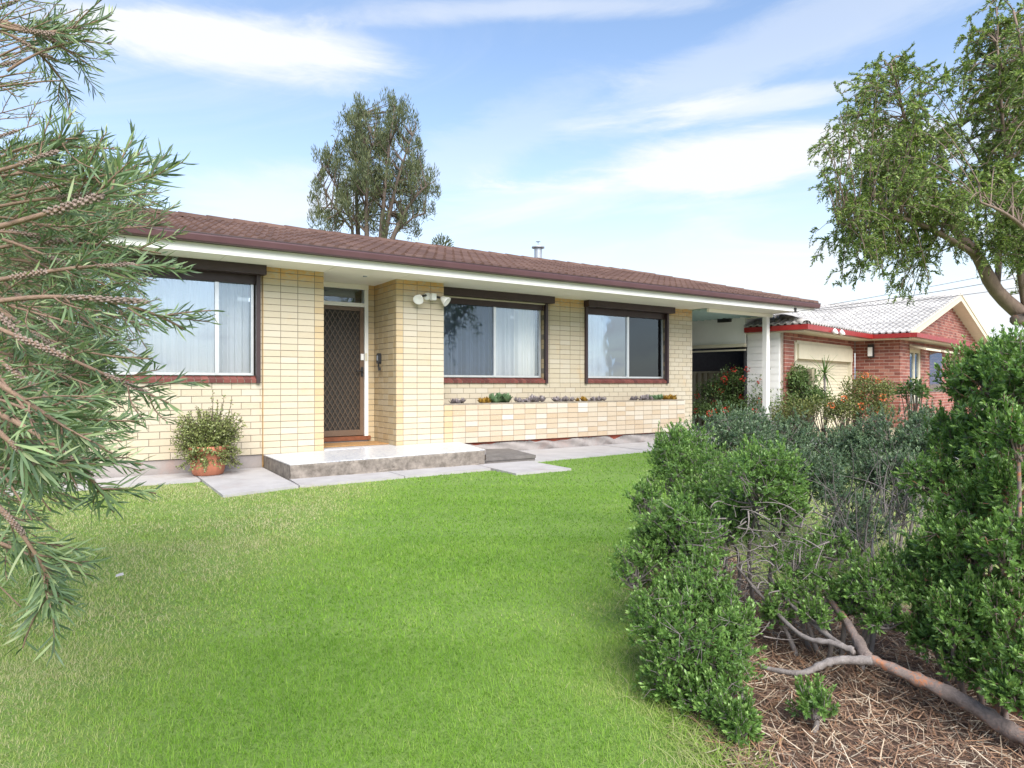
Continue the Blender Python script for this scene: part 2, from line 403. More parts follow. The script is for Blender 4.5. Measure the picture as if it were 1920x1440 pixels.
M['hill'] = mat_ground('hill', [(.3, (.13, .18, .24)), (.7, (.18, .23, .29))], .002)  # blue-grey colour has the haze of distance painted in
sheet('ground', [(-6000, -6000), (6000, -6000), (6000, 6000), (-6000, 6000)], -.012, M['ground'])
# garden bed under the shrubs (edge measured on the ground)
BED = [onZ(x, y)[:2] for x, y in [(1330, 960), (1240, 985), (1188, 1040), (1196, 1130), (1232, 1230), (1275, 1310), (1330, 1400), (1400, 1500), (1560, 1640)]]
BED += [cam2(1.9, 1.3)[:2], cam2(4.4, 2.5)[:2], cam2(3.6, 3.3)[:2], cam2(2.1, 3.35)[:2], cam2(1.35, 3.7)[:2], cam2(1.5, 4.6)[:2]]
sheet('garden_bed', BED, .004, M['mulch'])
LAWN = [(-9, -.78), (1.25, -.78), (1.25, -2.1), (2.08, -1.88), (4.63, -1.78), (4.66, -2.36), (5.54, -2.36), (5.56, -1.36), (8.6, -1.16), (11.0, -.98), (11.2, -4.5), (8, -12), (-9, -12)]
sheet('lawn', LAWN, 0., M['lawn_base'])
drv = sheet('driveway', [(11.2, -13), (13.3, -13), (13.3, 9), (10.6, 9), (10.6, -.95), (11.2, -.95)], .008, M['driveway'])
path = sheet('path', [(-3, -.74), (1.27, -.74), (1.27, -1.9), (4.7, -1.7), (10.6, -.9), (10.6, .6), (-3, .6)], -.002, M['soil'])
def slab(pts, z=.03):
    o = sheet('concrete_slab', pts, z, M['concrete_path'], path, thick=.05); return o
slab([(-3, -.76), (1.235, -.77), (1.235, .0), (-3, .0)], .025)
slab([(1.25, -2.1), (2.065, -1.88), (2.11, .0), (1.25, .0)], .03)
slab([(2.08, -1.875), (3.35, -1.83), (3.35, -1.2), (2.13, -1.2)], .028)
slab([(3.36, -1.83), (4.62, -1.77), (4.66, -1.2), (3.36, -1.2)], .03)
slab([(4.635, -2.36), (5.53, -2.34), (5.56, -.9), (4.70, -.9), (4.67, -1.5)], .026)
slab([(5.57, -1.37), (8.1, -1.19), (8.1, .02), (5.57, .02)], .022)
slab([(8.115, -1.19), (10.59, -.98), (10.59, .02), (8.115, .02)], .026)
# far hills
hv = []; 
for i in range(41):
    a = rad(-10+i*3.2)+math.atan2(FW[0], FW[1])-rad(30)
    r = 4200; h = 170+70*math.sin(i*.5)+50*math.sin(i*1.3+1)
    hv += [(r*math.sin(a), r*math.cos(a), -5), (r*1.1*math.sin(a), r*1.1*math.cos(a), h), (r*1.35*math.sin(a), r*1.35*math.cos(a), -5)]
hf = []
for i in range(40):
    for j in range(2): hf.append((i*3+j, (i+1)*3+j, (i+1)*3+j+1, i*3+j+1))
structure(obj('hills', hv, hf, M['hill'], smooth=True))

# ------------------------------------------------------------------ the cream brick house
house = empty('brick_house', (5., 1.2, 0.), 'single-storey cream brick house with brown tiled roof and three shuttered windows', 'house')
ZB = .2; ZT = 2.73; CO = .0881; JT = .0085; SL = .231
BR = []     # every brick: (origin, U, IN, u0, u1, z0, z1, material, owner)
def brick_row(O, U, IN, spans, z0, mat, owner, h=CO-JT):
    for u0, u1, mt in spans:
        if u1-u0 > .02: BR.append((np.array(O, float), np.array(U, float), np.array(IN, float), u0, u1, z0, z0+h, mt or mat, owner))
def running(u0, u1, k, openings, z, off=0.):
    p = .24; s = u0 - (p/2 if k % 2 else 0) - off; out = []
    while s < u1:
        a, b = max(s, u0), min(s+p-JT, u1); segs = [(a, b)]
        for (a0, a1, c0, c1) in openings:
            if c0 < z+CO/2 < c1:
                ns = []
                for q0, q1 in segs:
                    if q1 <= a0 or q0 >= a1: ns.append((q0, q1)); continue
                    if q0 < a0: ns.append((q0, a0-.004))
                    if q1 > a1: ns.append((a1+.004, q1))
                segs = ns
        out += [(q0, q1, None) for q0, q1 in segs if q1-q0 > .02]; s += p
    return out
FY = ((1, 0, 0), (0, 1, 0)); FX = ((0, -1, 0), (1, 0, 0))
NC = int(round((ZT-ZB)/CO)); 
def wall_body(name, boxes, mat='mortar'):
    mb = MB()
    for b in boxes: mb.box(*b)
    return mb.build(name, M[mat], house)
# window openings: x0, x1, sill outer z, sill inner z, head
W1 = (-.02, 2.05); W2 = (4.90, 7.13); W3 = (8.12, 10.27); ZS = 1.165; ZH = 2.66
YW1 = .03; YW2 = .45; YD = .86
w_left = wall_body('wall', [(-1.6, YW1+.006, ZB, W1[0], YW1+.11, ZT), (W1[0], YW1+.006, ZB, W1[1], YW1+.11, ZS-.002), (W1[1], YW1+.006, ZB, 2.118, YW1+.11, ZT), (W1[0], YW1+.006, ZH, W1[1], YW1+.11, ZT)])
pier1 = wall_body('pier', [(2.125, .006, ZB, 2.934, .85, ZT)])
porchb = wall_body('porch_wall', [(3.93, YD+.006, ZB, 4.03, YD+.11, ZT), (2.94, YD+.05, 2.66, 3.925, YD+.11, ZT)])
pier2 = wall_body('pier', [(4.047, .006, ZB, 4.84, 1.1, ZT)])
wwall = wall_body('window_wall', [(4.846, YW2+.006, ZB, W2[0], YW2+.11, ZT), (W2[0], YW2+.006, ZB, W2[1], YW2+.11, ZS-.002), (W2[0], YW2+.006, ZH, W2[1], YW2+.11, ZT),
                 (W2[1], YW2+.006, ZB, W3[0], YW2+.11, ZT), (W3[0], YW2+.006, ZB, W3[1], YW2+.11, ZS-.002), (W3[0], YW2+.006, ZH, W3[1], YW2+.11, ZT), (W3[1], YW2+.006, ZB, 11.034, YW2+.11, ZT)])
plant = wall_body('planter', [(4.85, .006, ZB, 10.30, .11, .838), (10.19, .11, ZB, 10.296, YW2, .838)])
MB().box(4.85, .112, ZB, 10.188, YW2-.002, .775).build('planter_soil', M['soil'], house)
wall_body('rear_wall', [(-1.6, 4.1, ZB, 11.034, 4.2, ZT), (-1.6, YW1+.112, ZB, -1.5, 4.098, ZT), (10.93, YW2+.112, ZB, 11.03, 4.098, ZT)])
MB().box(-1.5, .15, .08, 10.9, 4.08, .19).build('floor_slab', M['concrete_path'], house)
for k in range(NC):
    z = ZB + k*CO + JT/2
    brick_row((0, YW1, 0), *FY, running(-1.6, 2.118, k, [(*W1, ZS, 9)], z, .03), z, 'brick_cream', w_left)
    # stack-bond piers: three stretchers and a yellow end brick
    brick_row((0, 0, 0), *FY, [(2.12+i*SL, 2.12+i*SL+SL-JT, None) for i in range(3)] + [(2.12+3*SL, 2.94, 'brick_yellow')], z, 'brick_cream', pier1)
    brick_row((0, 0, 0), *FY, [(4.041, 4.041+.108, 'brick_yellow')] + [(4.041+.116+i*SL, 4.041+.116+i*SL+SL-JT, None) for i in range(3)], z, 'brick_cream', pier2)
    brick_row((0, YD, 0), *FY, [(3.927, 4.036, None)], z, 'brick_yellow', porchb)
    brick_row((4.041, .0, 0), *FX, [(-YD, -.72, 'brick_yellow')] + [(-.71+i*.2, -.71+i*.2+.2-JT, None) for i in range(3)] + [(-.11, -.024, 'brick_yellow')], z, 'brick_yellow', pier2)
    zc = z+CO/2
    if zc < ZS+.02: brick_row((0, YW2, 0), *FY, running(4.85, 11.04, k, [(W2[0], W2[1], ZS, 9), (W3[0], W3[1], ZS, 9)], z), z, 'brick_cream', wwall)
    else:
        brick_row((0, YW2, 0), *FY, [(W2[1]+.004, 7.24, None), (7.248, 7.478, None), (7.486, 7.716, None), (7.724, 7.954, None), (7.962, W3[0]-.004, None), (4.85, W2[0]-.004, None)], z, 'brick_cream', wwall)
        brick_row((0, YW2, 0), *FY, running(W3[1]+.004, 11.04, k, [], z), z, 'brick_cream', wwall)
        for x1 in (W2[1], W3[1]): brick_row((x1, YW2, 0), *FX, [(-.1, -.024, None)], z, 'brick_yellow', wwall)
    if z+CO < .86:
        brick_row((0, 0, 0), *FY, [(4.852, 5.0, 'brick_yellow')] + [(s, s+SL-JT, None) for s in np.arange(5.008, 10.1, SL)] + [(10.09, 10.31, None)], z, 'brick_planter', plant)
MB().box(2.113, -.001, .03, 2.1205, .05, ZT-.002).build('wall_joint', M['rust'], house)
# plinth below the brickwork
pl = MB()
for bq in ((-1.6, YW1+.02, -.05, 2.118, YW1+.14, ZB-.003), (10.31, YW2+.02, -.05, 11.03, YW2+.13, ZB-.003), (4.9, .1, -.05, 10.29, .14, ZB-.003)): MB().box(*bq).build('plinth', M['plinth'], house)
def rough_face(name, x0, x1, z0f, z1f, y, dep, mat, par, nx=120, nz=7, seed=1, brk=0.):
    """a rendered face with a broken edge, modelled as a thick irregular strip"""
    r = np.random.default_rng(seed); V = []; F = []
    ph = r.uniform(0, 6, 6)
    for j in range(nz):
        for i in range(nx):
            x = x0+(x1-x0)*i/(nx-1); t = j/(nz-1)
            n = sum(math.sin(x*(3.1*q+4)+ph[q])/(q+1) for q in range(6))
            lo, hi = z0f(x, n), z1f(x, n)
            V.append((x, y - dep*(.6+.2*math.sin(9*x+ph[1]+5*t)+.2*r.random()), lo+(hi-lo)*t))
    for j in range(nz-1):
        for i in range(nx-1): F.append((j*nx+i, j*nx+i+1, (j+1)*nx+i+1, (j+1)*nx+i))
    b = len(V)
    for i in range(nx):
        V.append((V[i][0], y+.02, V[i][2])); V.append((V[(nz-1)*nx+i][0], y+.02, V[(nz-1)*nx+i][2]))
    for i in range(nx-1):
        F.append((i, b+2*i, b+2*i+2, i+1)); t = (nz-1)*nx; F.append((t+i, t+i+1, b+2*i+3, b+2*i+1))
    return obj(name, V, F, mat, par, True)
rough_face('plinth_brick', 4.9, 10.29, lambda x, n: .12, lambda x, n: ZB-.004, .1, .055, M['plinth_under'], house, seed=3)
rough_face('plinth_render', 4.9, 10.28, lambda x, n: -.02, lambda x, n: min(ZB-.012, ZB-.018-.035*max(0, n-.35) + .0*n) - (.05*max(0, math.sin(x*2.9)-.55) if x < 7.6 else 0), .1, .085, M['plinth'], house, nx=220, seed=5)

# split the bricks: the 300 that show largest are objects, the others one part per wall
unit_V = np.array([(x, y, z) for z in (0, 1) for y in (0, 1) for x in (0, 1)], float)
unit_F = np.array([(2, 3, 1, 0), (4, 5, 7, 6), (0, 1, 5, 4), (1, 3, 7, 5), (3, 2, 6, 7), (2, 0, 4, 6)])
BRICK_ME = {k: meshdata('brick', unit_V, unit_F, M[k]) for k in ('brick_cream', 'brick_yellow', 'brick_planter', 'brick_brown')}
BDEP = .022
def brick_size(b):
    c = b[0]+b[1]*(b[3]+b[4])/2; c = np.array([c[0], c[1], (b[5]+b[6])/2]); q = c-CAM; z = q[:2]@FW; px = 960+FPX*(q[:2]@RT)/z
    facing = abs((b[2][:2]@q[:2])/np.linalg.norm(q[:2]))
    s = (b[4]-b[3])/z*facing
    return -1 if px < 330 or px > 1900 else s
def brick_objects(bricks, nmax, stuffname='brick', joint=JT):
    order = sorted(range(len(bricks)), key=lambda i: -brick_size(bricks[i])); big = set(order[:nmax]); rest = {}
    for i, (O, U, IN, u0, u1, z0, z1, mt, ow) in enumerate(bricks):
        p = O + U*u0 + np.array([0, 0, z0]) + IN*random.uniform(-.0012, .0012)
        if i in big:
            m4 = Matrix(((U[0]*(u1-u0), IN[0]*BDEP, 0, p[0]), (U[1]*(u1-u0), IN[1]*BDEP, 0, p[1]), (0, 0, z1-z0, p[2]), (0, 0, 0, 1)))
            place('brick', BRICK_ME[mt], m4, ow)
        else: rest.setdefault((ow.name, mt), []).append((p, U*(u1-u0), IN*BDEP, z1-z0))
    for (on, mt), L in rest.items():
        P = np.array([l[0] for l in L]); A = np.array([l[1] for l in L]); B = np.array([l[2] for l in L]); H = np.array([l[3] for l in L])
        V = P[:, None, :] + unit_V[None, :, 0:1]*A[:, None, :] + unit_V[None, :, 1:2]*B[:, None, :] + unit_V[None, :, 2:3]*(H[:, None]*np.array([0, 0, 1]))[:, None, :]
        F = (unit_F[None] + (np.arange(len(L))*8)[:, None, None]).reshape(-1, 4)
        obj(stuffname, V.reshape(-1, 3), F, M[mt], bpy.data.objects[on], attrs={'tint': np.repeat(RNG.random(len(L)), 8)}, kind='stuff')
brick_objects(BR, 300)

# ---- soffit, fascia, gutter
EX0, EX1 = -2.25, 13.80
sof = MB().box(EX0+.02, -.618, 2.7405, 13.2, .9, 2.76).build('soffit', M['soffit'], house)
xs = [EX0+.03, -.2, 1.55, 2.94, 4.06, 6.15, 8.4, 10.75, 13.18]
for a, b in zip(xs[:-1], xs[1:]):
    y1 = .0 if a > 10.5 else (YW2 if a > 4.05 else (YD+.04 if a > 2.9 else 0.0))
    if a > 10.5: MB().box(a+.004, -.617, ZT, b, .02, ZT+.009).build('soffit_panel', M['soffit'], sof)
    else: MB().box(a+.004, -.617, ZT+.0005, b-.004, y1+.02, ZT+.009).build('soffit_panel', M['soffit'], sof)
MB().lathe([(0, -.012), (.028, -.012), (.034, 0)], (3.55, .0, ZT), 16).build('downlight', M['steel'], sof)
MB().box(2.935, YD-.02, 2.655, 3.93, YD+.045, ZT-.002).build('door_head', M['soffit'], house)
fas = MB().box(EX0+.02, -.642, 2.722, 13.46, -.62, 2.832)
fas.add([(13.46, -.642, 2.722), (13.78, -.642, 2.80), (13.78, -.642, 2.832), (13.46, -.642, 2.832), (13.46, -.622, 2.722), (13.78, -.622, 2.80), (13.78, -.622, 2.832), (13.46, -.622, 2.832)],
        [(0, 1, 2, 3), (7, 6, 5, 4), (0, 4, 5, 1), (1, 5, 6, 2), (2, 6, 7, 3)])
fas.box(EX0, -.618, 2.722, EX0+.018, 4.8, 2.832); fas.build('fascia', M['white_paint'], house)
prof = [(-.644, 2.836), (-.735, 2.830), (-.752, 2.845), (-.768, 2.905), (-.768, 2.925), (-.644, 2.925)]
g = MB().prism(prof, EX0-.13, EX1+.02, 'x').build('gutter', M['gutter'], house)
MB().box(EX0-.135, -.773, 2.925, EX1+.025, -.756, 2.937).build('gutter_lip', M['gutter_lip'], g)
MB().box(EX0-.13, -.64, 2.836, EX0-.002, 4.9, 2.93).build('gutter', M['gutter'], house)
MB().box(EX1-.02, -.64, 2.836, EX1+.10, 4.9, 2.93).build('gutter', M['gutter'], house)
# ---- roof
TPR = .29; Y0R, Z0R, HALF = -.70, 2.925, 2.78
roof = MB()
xl, xr = EX0, EX1; yb = Y0R+2*HALF; zr = Z0R+HALF*TPR
roof.add([(xl, Y0R, Z0R-.03), (xr, Y0R, Z0R-.03), (xr, yb, Z0R-.03), (xl, yb, Z0R-.03), (xl+HALF, Y0R+HALF, zr-.03), (xr-HALF, Y0R+HALF, zr-.03)],
         [(0, 1, 5, 4), (1, 2, 5), (2, 3, 4, 5), (3, 0, 4), (3, 2, 1, 0)])
roof = roof.build('roof', M['tile_brown'], house)
TW, TG = .32, .315       # tile cover width and gauge
ta = np.array([0, .05, .14, .30, .36, .42, .50, .56, .64, .80, .86, .92, 1.0, 1.05])*TW
th = np.array([.020, .003, .0, .0, .022, .034, .030, .004, .0, .0, .022, .034, .030, .010])
nta = len(ta)
def tile_mesh():
    V = [(a, -.02, h+.024) for a, h in zip(ta, th)] + [(a, TG+.02, h+.002) for a, h in zip(ta, th)] + [(a, -.02, h-.006) for a, h in zip(ta, th)]
    F = [(i, i+1, nta+i+1, nta+i) for i in range(nta-1)] + [(2*nta+i, 2*nta+i+1, i+1, i) for i in range(nta-1)]
    F += [(2*nta-1+0, nta-1, 3*nta-1, 3*nta-1)[:3], (0, nta, 2*nta)]
    return np.array(V), F
TV, TFL = tile_mesh()
TFT = np.array([t for f in TFL for t in ([f] if len(f) == 3 else [(f[0], f[1], f[2]), (f[0], f[2], f[3])])])
def tiles_on(P0, e, inw, tp, inside, nmax, L, half, mat, owner, sizefn=None, clampfn=None, shared=None):
    P0 = np.array(P0, float); e = np.array(e, float); inw = np.array(inw, float)
    cs = 1/math.sqrt(1+tp*tp); up = np.array([inw[0]*cs, inw[1]*cs, tp*cs]); nrm = np.cross(np.array([e[0], e[1], 0]), up)
    if nrm[2] < 0: nrm = -nrm
    e3 = np.array([e[0], e[1], 0.]); whole = []; cut = []
    nk = int(half/cs/TG)+1
    for k in range(nk):
        for j in range(-1, int(L/TW)+1):
            s0 = j*TW+.02; b0 = k*TG; cor = [(s0, b0*cs), (s0+TW, b0*cs), (s0, (b0+TG)*cs), (s0+TW, (b0+TG)*cs)]
            ins = [inside(*c) for c in cor]
            org = P0+e3*s0+up*b0
            if all(ins): whole.append(org)
            elif any(ins) or inside(s0+TW/2, (b0+TG/2)*cs): cut.append((org, s0, b0))
    if sizefn: whole.sort(key=sizefn)
    Rm = np.array([e3, up, nrm])
    for org in whole[:nmax]:
        j_ = RNG.normal(0, .002, 3)
        m4 = Matrix(((e3[0], up[0], nrm[0], org[0]+j_[0]), (e3[1], up[1], nrm[1], org[1]+j_[1]), (e3[2], up[2], nrm[2], org[2]+j_[2]), (0, 0, 0, 1)))
        place('roof_tile', shared, m4, owner)
    VV = []; n = 0
    for org in whole[nmax:]: VV.append(org + TV@Rm)
    for org, s0, b0 in cut:
        T = TV.copy(); ss = s0+T[:, 0]; tt = np.clip((b0+T[:, 1])*cs, 0, half)
        lo, hi = clampfn(tt); T[:, 0] = np.clip(ss, lo, hi)-s0; T[:, 1] = np.minimum(T[:, 1], half/cs-b0)
        VV.append(org + T@Rm)
    if VV:
        V = np.array(VV); F = (TFT[None]+(np.arange(len(VV))*len(TV))[:, None, None]).reshape(-1, 3)
        obj('roof_tile', V.reshape(-1, 3), F, mat, owner, attrs={'tint': np.repeat(RNG.random(len(VV)), len(TV))}, kind='stuff')
TILE_ME = meshdata('roof_tile', TV, TFL, M['tile_brown'])
LX = xr-xl; LY = yb-Y0R
hip = lambda L: (lambda s, t: t <= s <= L-t and 0 <= t <= HALF)
clp = lambda L: (lambda t: (t, L-t))
tiles_on((xl, Y0R, Z0R), (1, 0), (0, 1), TPR, hip(LX), 300, LX, HALF, M['tile_brown'], roof, lambda p: abs(p[0]-3.2)+.0*p[1], clp(LX), TILE_ME)
tiles_on((xr, Y0R, Z0R), (0, 1), (-1, 0), TPR, hip(LY), 0, LY, HALF, M['tile_brown'], roof, None, clp(LY), TILE_ME)
tiles_on((xl, yb, Z0R), (0, -1), (1, 0), TPR, hip(LY), 0, LY, HALF, M['tile_brown'], roof, None, clp(LY), TILE_ME)
tiles_on((xr, yb, Z0R), (-1, 0), (0, -1), TPR, hip(LX), 0, LX, HALF, M['tile_brown'], roof, None, clp(LX), TILE_ME)
# ridge and hip caps: one short half-round tile after another
cap = MB(); cv_ = []; nn = 9
for i, (xx, r) in enumerate([(0, .105), (.43, .090)]):
    for k in range(nn):
        w = math.pi*k/(nn-1); cv_.append((xx, r*math.cos(w)*1.15, r*math.sin(w)*.85-.045))
for k in range(nn): w = math.pi*k/(nn-1); cv_.append((0, .085*math.cos(w)*1.15, .085*math.sin(w)*.85-.045))
CAPF = [(k+1, k, nn+k, nn+k+1) for k in range(nn-1)] + [(k, k+1, 2*nn+k+1, 2*nn+k) for k in range(nn-1)]
CAP_ME = meshdata('ridge_cap', cv_, CAPF, M['tile_brown'], True)
def caps(a, b, me=CAP_ME, own=None, step=.40):
    a, b = Vector(a), Vector(b); d = b-a; n = max(1, int(d.length/step)); d.normalize(); up = Vector((0, 0, 1)); y = up.cross(d).normalized(); z = d.cross(y)
    for i in range(n):
        p = a+d*i*step
        place('ridge_cap', me, Matrix(((d.x, y.x, z.x, p.x), (d.y, y.y, z.y, p.y), (d.z, y.z, z.z, p.z), (0, 0, 0, 1))), own)
zc = .035
caps((xl+HALF, Y0R+HALF, zr+zc), (xr-HALF, Y0R+HALF, zr+zc), own=roof)
caps((xr, Y0R, Z0R+zc), (xr-HALF, Y0R+HALF, zr+zc), own=roof); caps((xl, Y0R, Z0R+zc), (xl+HALF, Y0R+HALF, zr+zc), own=roof)
# flue behind the ridge
fp = onY(1009, 470, 3.1)
fl = MB().lathe([(.09, 0), (.09, .93)], (fp[0], 3.1, 3.35), 16).lathe([(.09, .90), (.15, .92), (.15, .95), (.02, .97)], (fp[0], 3.1, 3.35), 16).build('flue', M['steel'], roof, True)
MB().tube([(fp[0], 3.1, 4.31), (fp[0], 3.1, 4.40)], .008).lathe([(.0, .0), (.06, .015), (.0, .02)], (fp[0], 3.1, 4.40), 10).tube([(fp[0]+.09, 3.1, 4.0), (fp[0]+.16, 3.08, 3.96), (fp[0]+.17, 3.08, 3.85)], .016).build('flue_cowl', M['steel'], fl)

# ---- windows
def sill_bricks(win, x0, x1, yw):
    s = x0; pitch = .0865
    poly = [(yw+.105, 1.262), (yw-.026, 1.212), (yw-.026, ZS), (yw+.105, ZS)]
    base = MB().prism([(yw+.1, 1.25), (yw-.02, 1.203), (yw-.02, ZS+.004), (yw+.1, ZS+.004)], x0, x1, 'x').build('sill', M['mortar'], win)
    V = [(0, a, b) for a, b in poly] + [(1, a, b) for a, b in poly]
    me = meshdata('sill_brick', np.array(V)-np.array([0, yw, 0]), [(3, 2, 1, 0), (4, 5, 6, 7), (0, 1, 5, 4), (1, 2, 6, 5), (2, 3, 7, 6), (3, 0, 4, 7)], M['brick_brown'])
    while s < x1-.02:
        w = min(pitch-.008, x1-s)
        place('sill_brick', me, Matrix.Translation((s, yw, 0)) @ Matrix.Diagonal((w, 1, 1, 1)), win); s += pitch
def window(x0, x1, yw, xm, glass, box_x, rails, cream_head, title):
    win = MB().box(x0, yw+.10, 1.255, x1, yw+.14, 1.262).build('window', M['aluminium'], house)
    yf = yw+.062; zb, zt = 1.266, 2.50
    f = MB(); t = .032
    f.box(x0+.005, yf, zb, x1-.035, yf+.05, zb+t); f.box(x0+.005, yf, zt-.005, x1-.035, yf+.05, zt+t)
    f.box(x0+.005, yf+.001, zb, x0+.005+t, yf+.049, zt); f.box(x1-.035-t, yf+.001, zb, x1-.035, yf+.049, zt)
    f.build('window_frame', M['aluminium'], win)
    MB().box(xm-.024, yf-.012, zb+.002, xm+.024, yf+.045, zt).build('mullion', M['aluminium'], win)
    for a, b, gm, scr in ((x0+.037, xm-.026, glass[0], 0), (xm+.026, x1-.068, glass[1], 1)):
        MB().box(a, yf+.02, zb+t, b, yf+.024, zt).build('pane', M[gm], win)
    # roller shutter: box, bottom slat, side rails
    by = yw-.155
    MB().prism([(by, 2.605), (by, 2.735), (by+.03, 2.762 if yw < .1 else 2.727), (yw+.004, 2.762 if yw < .1 else 2.727), (yw+.004, 2.605)], box_x[0], box_x[1], 'x').build('shutter_box', M['shutter_brown'], win)
    if cream_head: MB().box(x0, yw-.02, 2.585, x1-.002, yw+.03, 2.603).build('shutter_slat', M['cream_trim'], win)
    MB().box(x0, yw+.03, 2.49, x1-.004, yw+.06, 2.66).build('shutter_slat', M['shutter_brown'], win)
    for a in rails: MB().box(a, yw-.05, ZS-.006, a+.05, yw+.03, 2.605).build('shutter_rail', M['shutter_brown'], win)
    sill_bricks(win, x0+.002, x1-.002, yw)
    return win
window(*W1, YW1, 1.555, ('glass_bright', 'glass_mid'), (-.12, 2.135), (2.03, -.05), False, '')
window(*W2, YW2, 6.10, ('glass_screen', 'glass_mid'), (4.853, 7.25), (7.13, 4.853), True, '')
window(*W3, YW2, 9.235, ('glass_bright', 'glass_screen'), (8.05, 10.36), (10.24, 8.065), False, '')
def curtain(x0, x1, y, mat, label, z0=1.28, z1=2.6, amp=.022, per=.11, seed=0):
    r = np.random.default_rng(seed); n = int((x1-x0)/.008); V = []; F = []
    ph = r.uniform(0, 6, 4)
    for i in range(n+1):
        x = x0+(x1-x0)*i/n
        w = amp*(math.sin(2*math.pi*x/per+ph[0])+.6*math.sin(2*math.pi*x/(per*1.7)+ph[1])+.4*math.sin(2*math.pi*x/(per*.45)+ph[2]))
        for q in (z0, (z0+z1)/2, z1): V.append((x, y+w*(1.15 if q == z0 else .9), q))
    for i in range(n):
        for j in range(2): F.append((i*3+j, (i+1)*3+j, (i+1)*3+j+1, i*3+j+1))
    return tag(obj('curtain', V, F, mat, None, True), label, 'curtain', 'curtains behind the front windows')
curtain(.05, 2.0, YW1+.32, M['lace'], 'white lace curtain behind the wide window over the potted plant', amp=.024, seed=1)
curtain(4.95, 7.02, YW2+.3, M['lace'], 'white lace curtain behind the window beside the front porch', amp=.036, seed=2)
curtain(8.18, 10.2, YW2+.3, M['lace'], 'white lace curtain behind the window next to the carport', amp=.032, seed=3)
curtain(6.62, 7.08, YW2+.2, M['drape'], 'plain white drape gathered at one end of the lace curtain', amp=.03, per=.14, seed=4)
# near-black sheets behind the glass, the rooms' lack of light put into colour
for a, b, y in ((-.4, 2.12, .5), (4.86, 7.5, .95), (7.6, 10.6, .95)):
    rb = MB(); rb.box(a, y+1.2, .2, b, y+1.22, 2.72); rb.build('room_dark_sheet', M['unlit_black'], house)

# ---- entrance
door = MB().box(3.0, YD+.085, .34, 3.86, YD+.11, 2.38).build('door', M['door_dark'], house)
frm = MB().box(3.865, YD-.02, .25, 3.925, YD+.12, 2.652); frm.box(2.94, YD-.02, .25, 2.99, YD+.12, 2.652); frm.box(2.992, YD-.018, 2.375, 3.863, YD+.12, 2.435)
frm.build('door_frame', M['white_paint'], house)
MB().box(2.992, YD+.03, 2.437, 3.863, YD+.036, 2.652).build('fanlight', M['glass_dark'], house)
MB().box(2.94, YD+.13, .2, 3.93, YD+.15, 2.7).build('hall_dark_sheet', M['unlit_black'], house)  # near-black sheet painted for the unlit space behind the door
sec = MB(); X0, X1, Z0, Z1 = 2.995, 3.858, .335, 2.37
sec.box(X0, YD, Z0, X0+.055, YD+.03, Z1); sec.box(X1-.062, YD, Z0, X1, YD+.03, Z1); sec.box(X0+.055, YD+.001, Z0, X1-.062, YD+.029, Z0+.09); sec.box(X0+.055, YD+.001, Z1-.06, X1-.062, YD+.029, Z1)
sec = sec.build('security_door', M['door_brown'], house)
lat = MB(); gx0, gx1, gz0, gz1 = X0+.055, X1-.062, Z0+.09, Z1-.06
ww, hh = gx1-gx0, gz1-gz0
for sgn in (1, -1):
    pitch = .082; slope = 1.75
    c = -hh/slope-1
    while c < ww+hh/slope+1:
        pts = []
        # line u = c + sgn*(v-hh/2)/slope, clipped to the opening
        for i in range(2):
            pass
        v0, v1 = 0, hh
        if sgn > 0: u_at = lambda v: c+(v-hh/2)/slope; v_at = lambda u: (u-c)*slope+hh/2
        else: u_at = lambda v: c-(v-hh/2)/slope; v_at = lambda u: -(u-c)*slope+hh/2
        vl, vh = sorted((v_at(0), v_at(ww))); vl, vh = max(0, vl), min(hh, vh)
        if vh-vl > .02:
            a, b = (u_at(vl), vl), (u_at(vh), vh); dx, dz = b[0]-a[0], b[1]-a[1]; ln = math.hypot(dx, dz); nx_, nz_ = -dz/ln*.0065, dx/ln*.0065
            yy = YD+.008 + (.004 if sgn > 0 else 0)
            q = [(gx0+a[0]+nx_, gz0+a[1]+nz_), (gx0+a[0]-nx_, gz0+a[1]-nz_), (gx0+b[0]-nx_, gz0+b[1]-nz_), (gx0+b[0]+nx_, gz0+b[1]+nz_)]
            lat.prism(q, yy, yy+.0035, 'y')
        c += pitch
lat.build('grille', M['grille_brown'], sec)
MB().box(gx0, YD+.03, gz0, gx1, YD+.033, gz1).build('insect_screen', M['door_dark'], sec)
h = MB(); h.box(X1-.05, YD-.012, 1.27, X1-.012, YD, 1.42); h.tube([(X1-.03, YD-.01, 1.36), (X1-.03, YD-.05, 1.36), (X1-.14, YD-.055, 1.355)], .011, 8); h.box(X1-.045, YD-.03, 1.275, X1-.02, YD-.008, 1.31)
h.build('door_handle', M['black'], sec)
MB().box(X1-.058, YD-.03, 1.53, X1-.012, YD, 1.63).build('door_lock', M['white_paint'], sec)
MB().box(3.872, YD-.03, 1.52, 3.905, YD-.021, 1.64).build('strike_plate', M['cream_trim'], house)
MB().box(2.94, YD-.06, .262, 3.95, YD+.12, .325).build('door_sill', M['timber'], house)
MB().box(2.96, YD-.03, .2, 3.92, YD+.11, .26).build('door_step', M['plinth'], house)
mt = MB().box(2.96, YD-.62, .226, 4.02, YD-.10, .243); tag(mt.build('door_mat', M['mat_jute']), 'flat brown jute door mat lying on the white tiled porch', 'door mat')
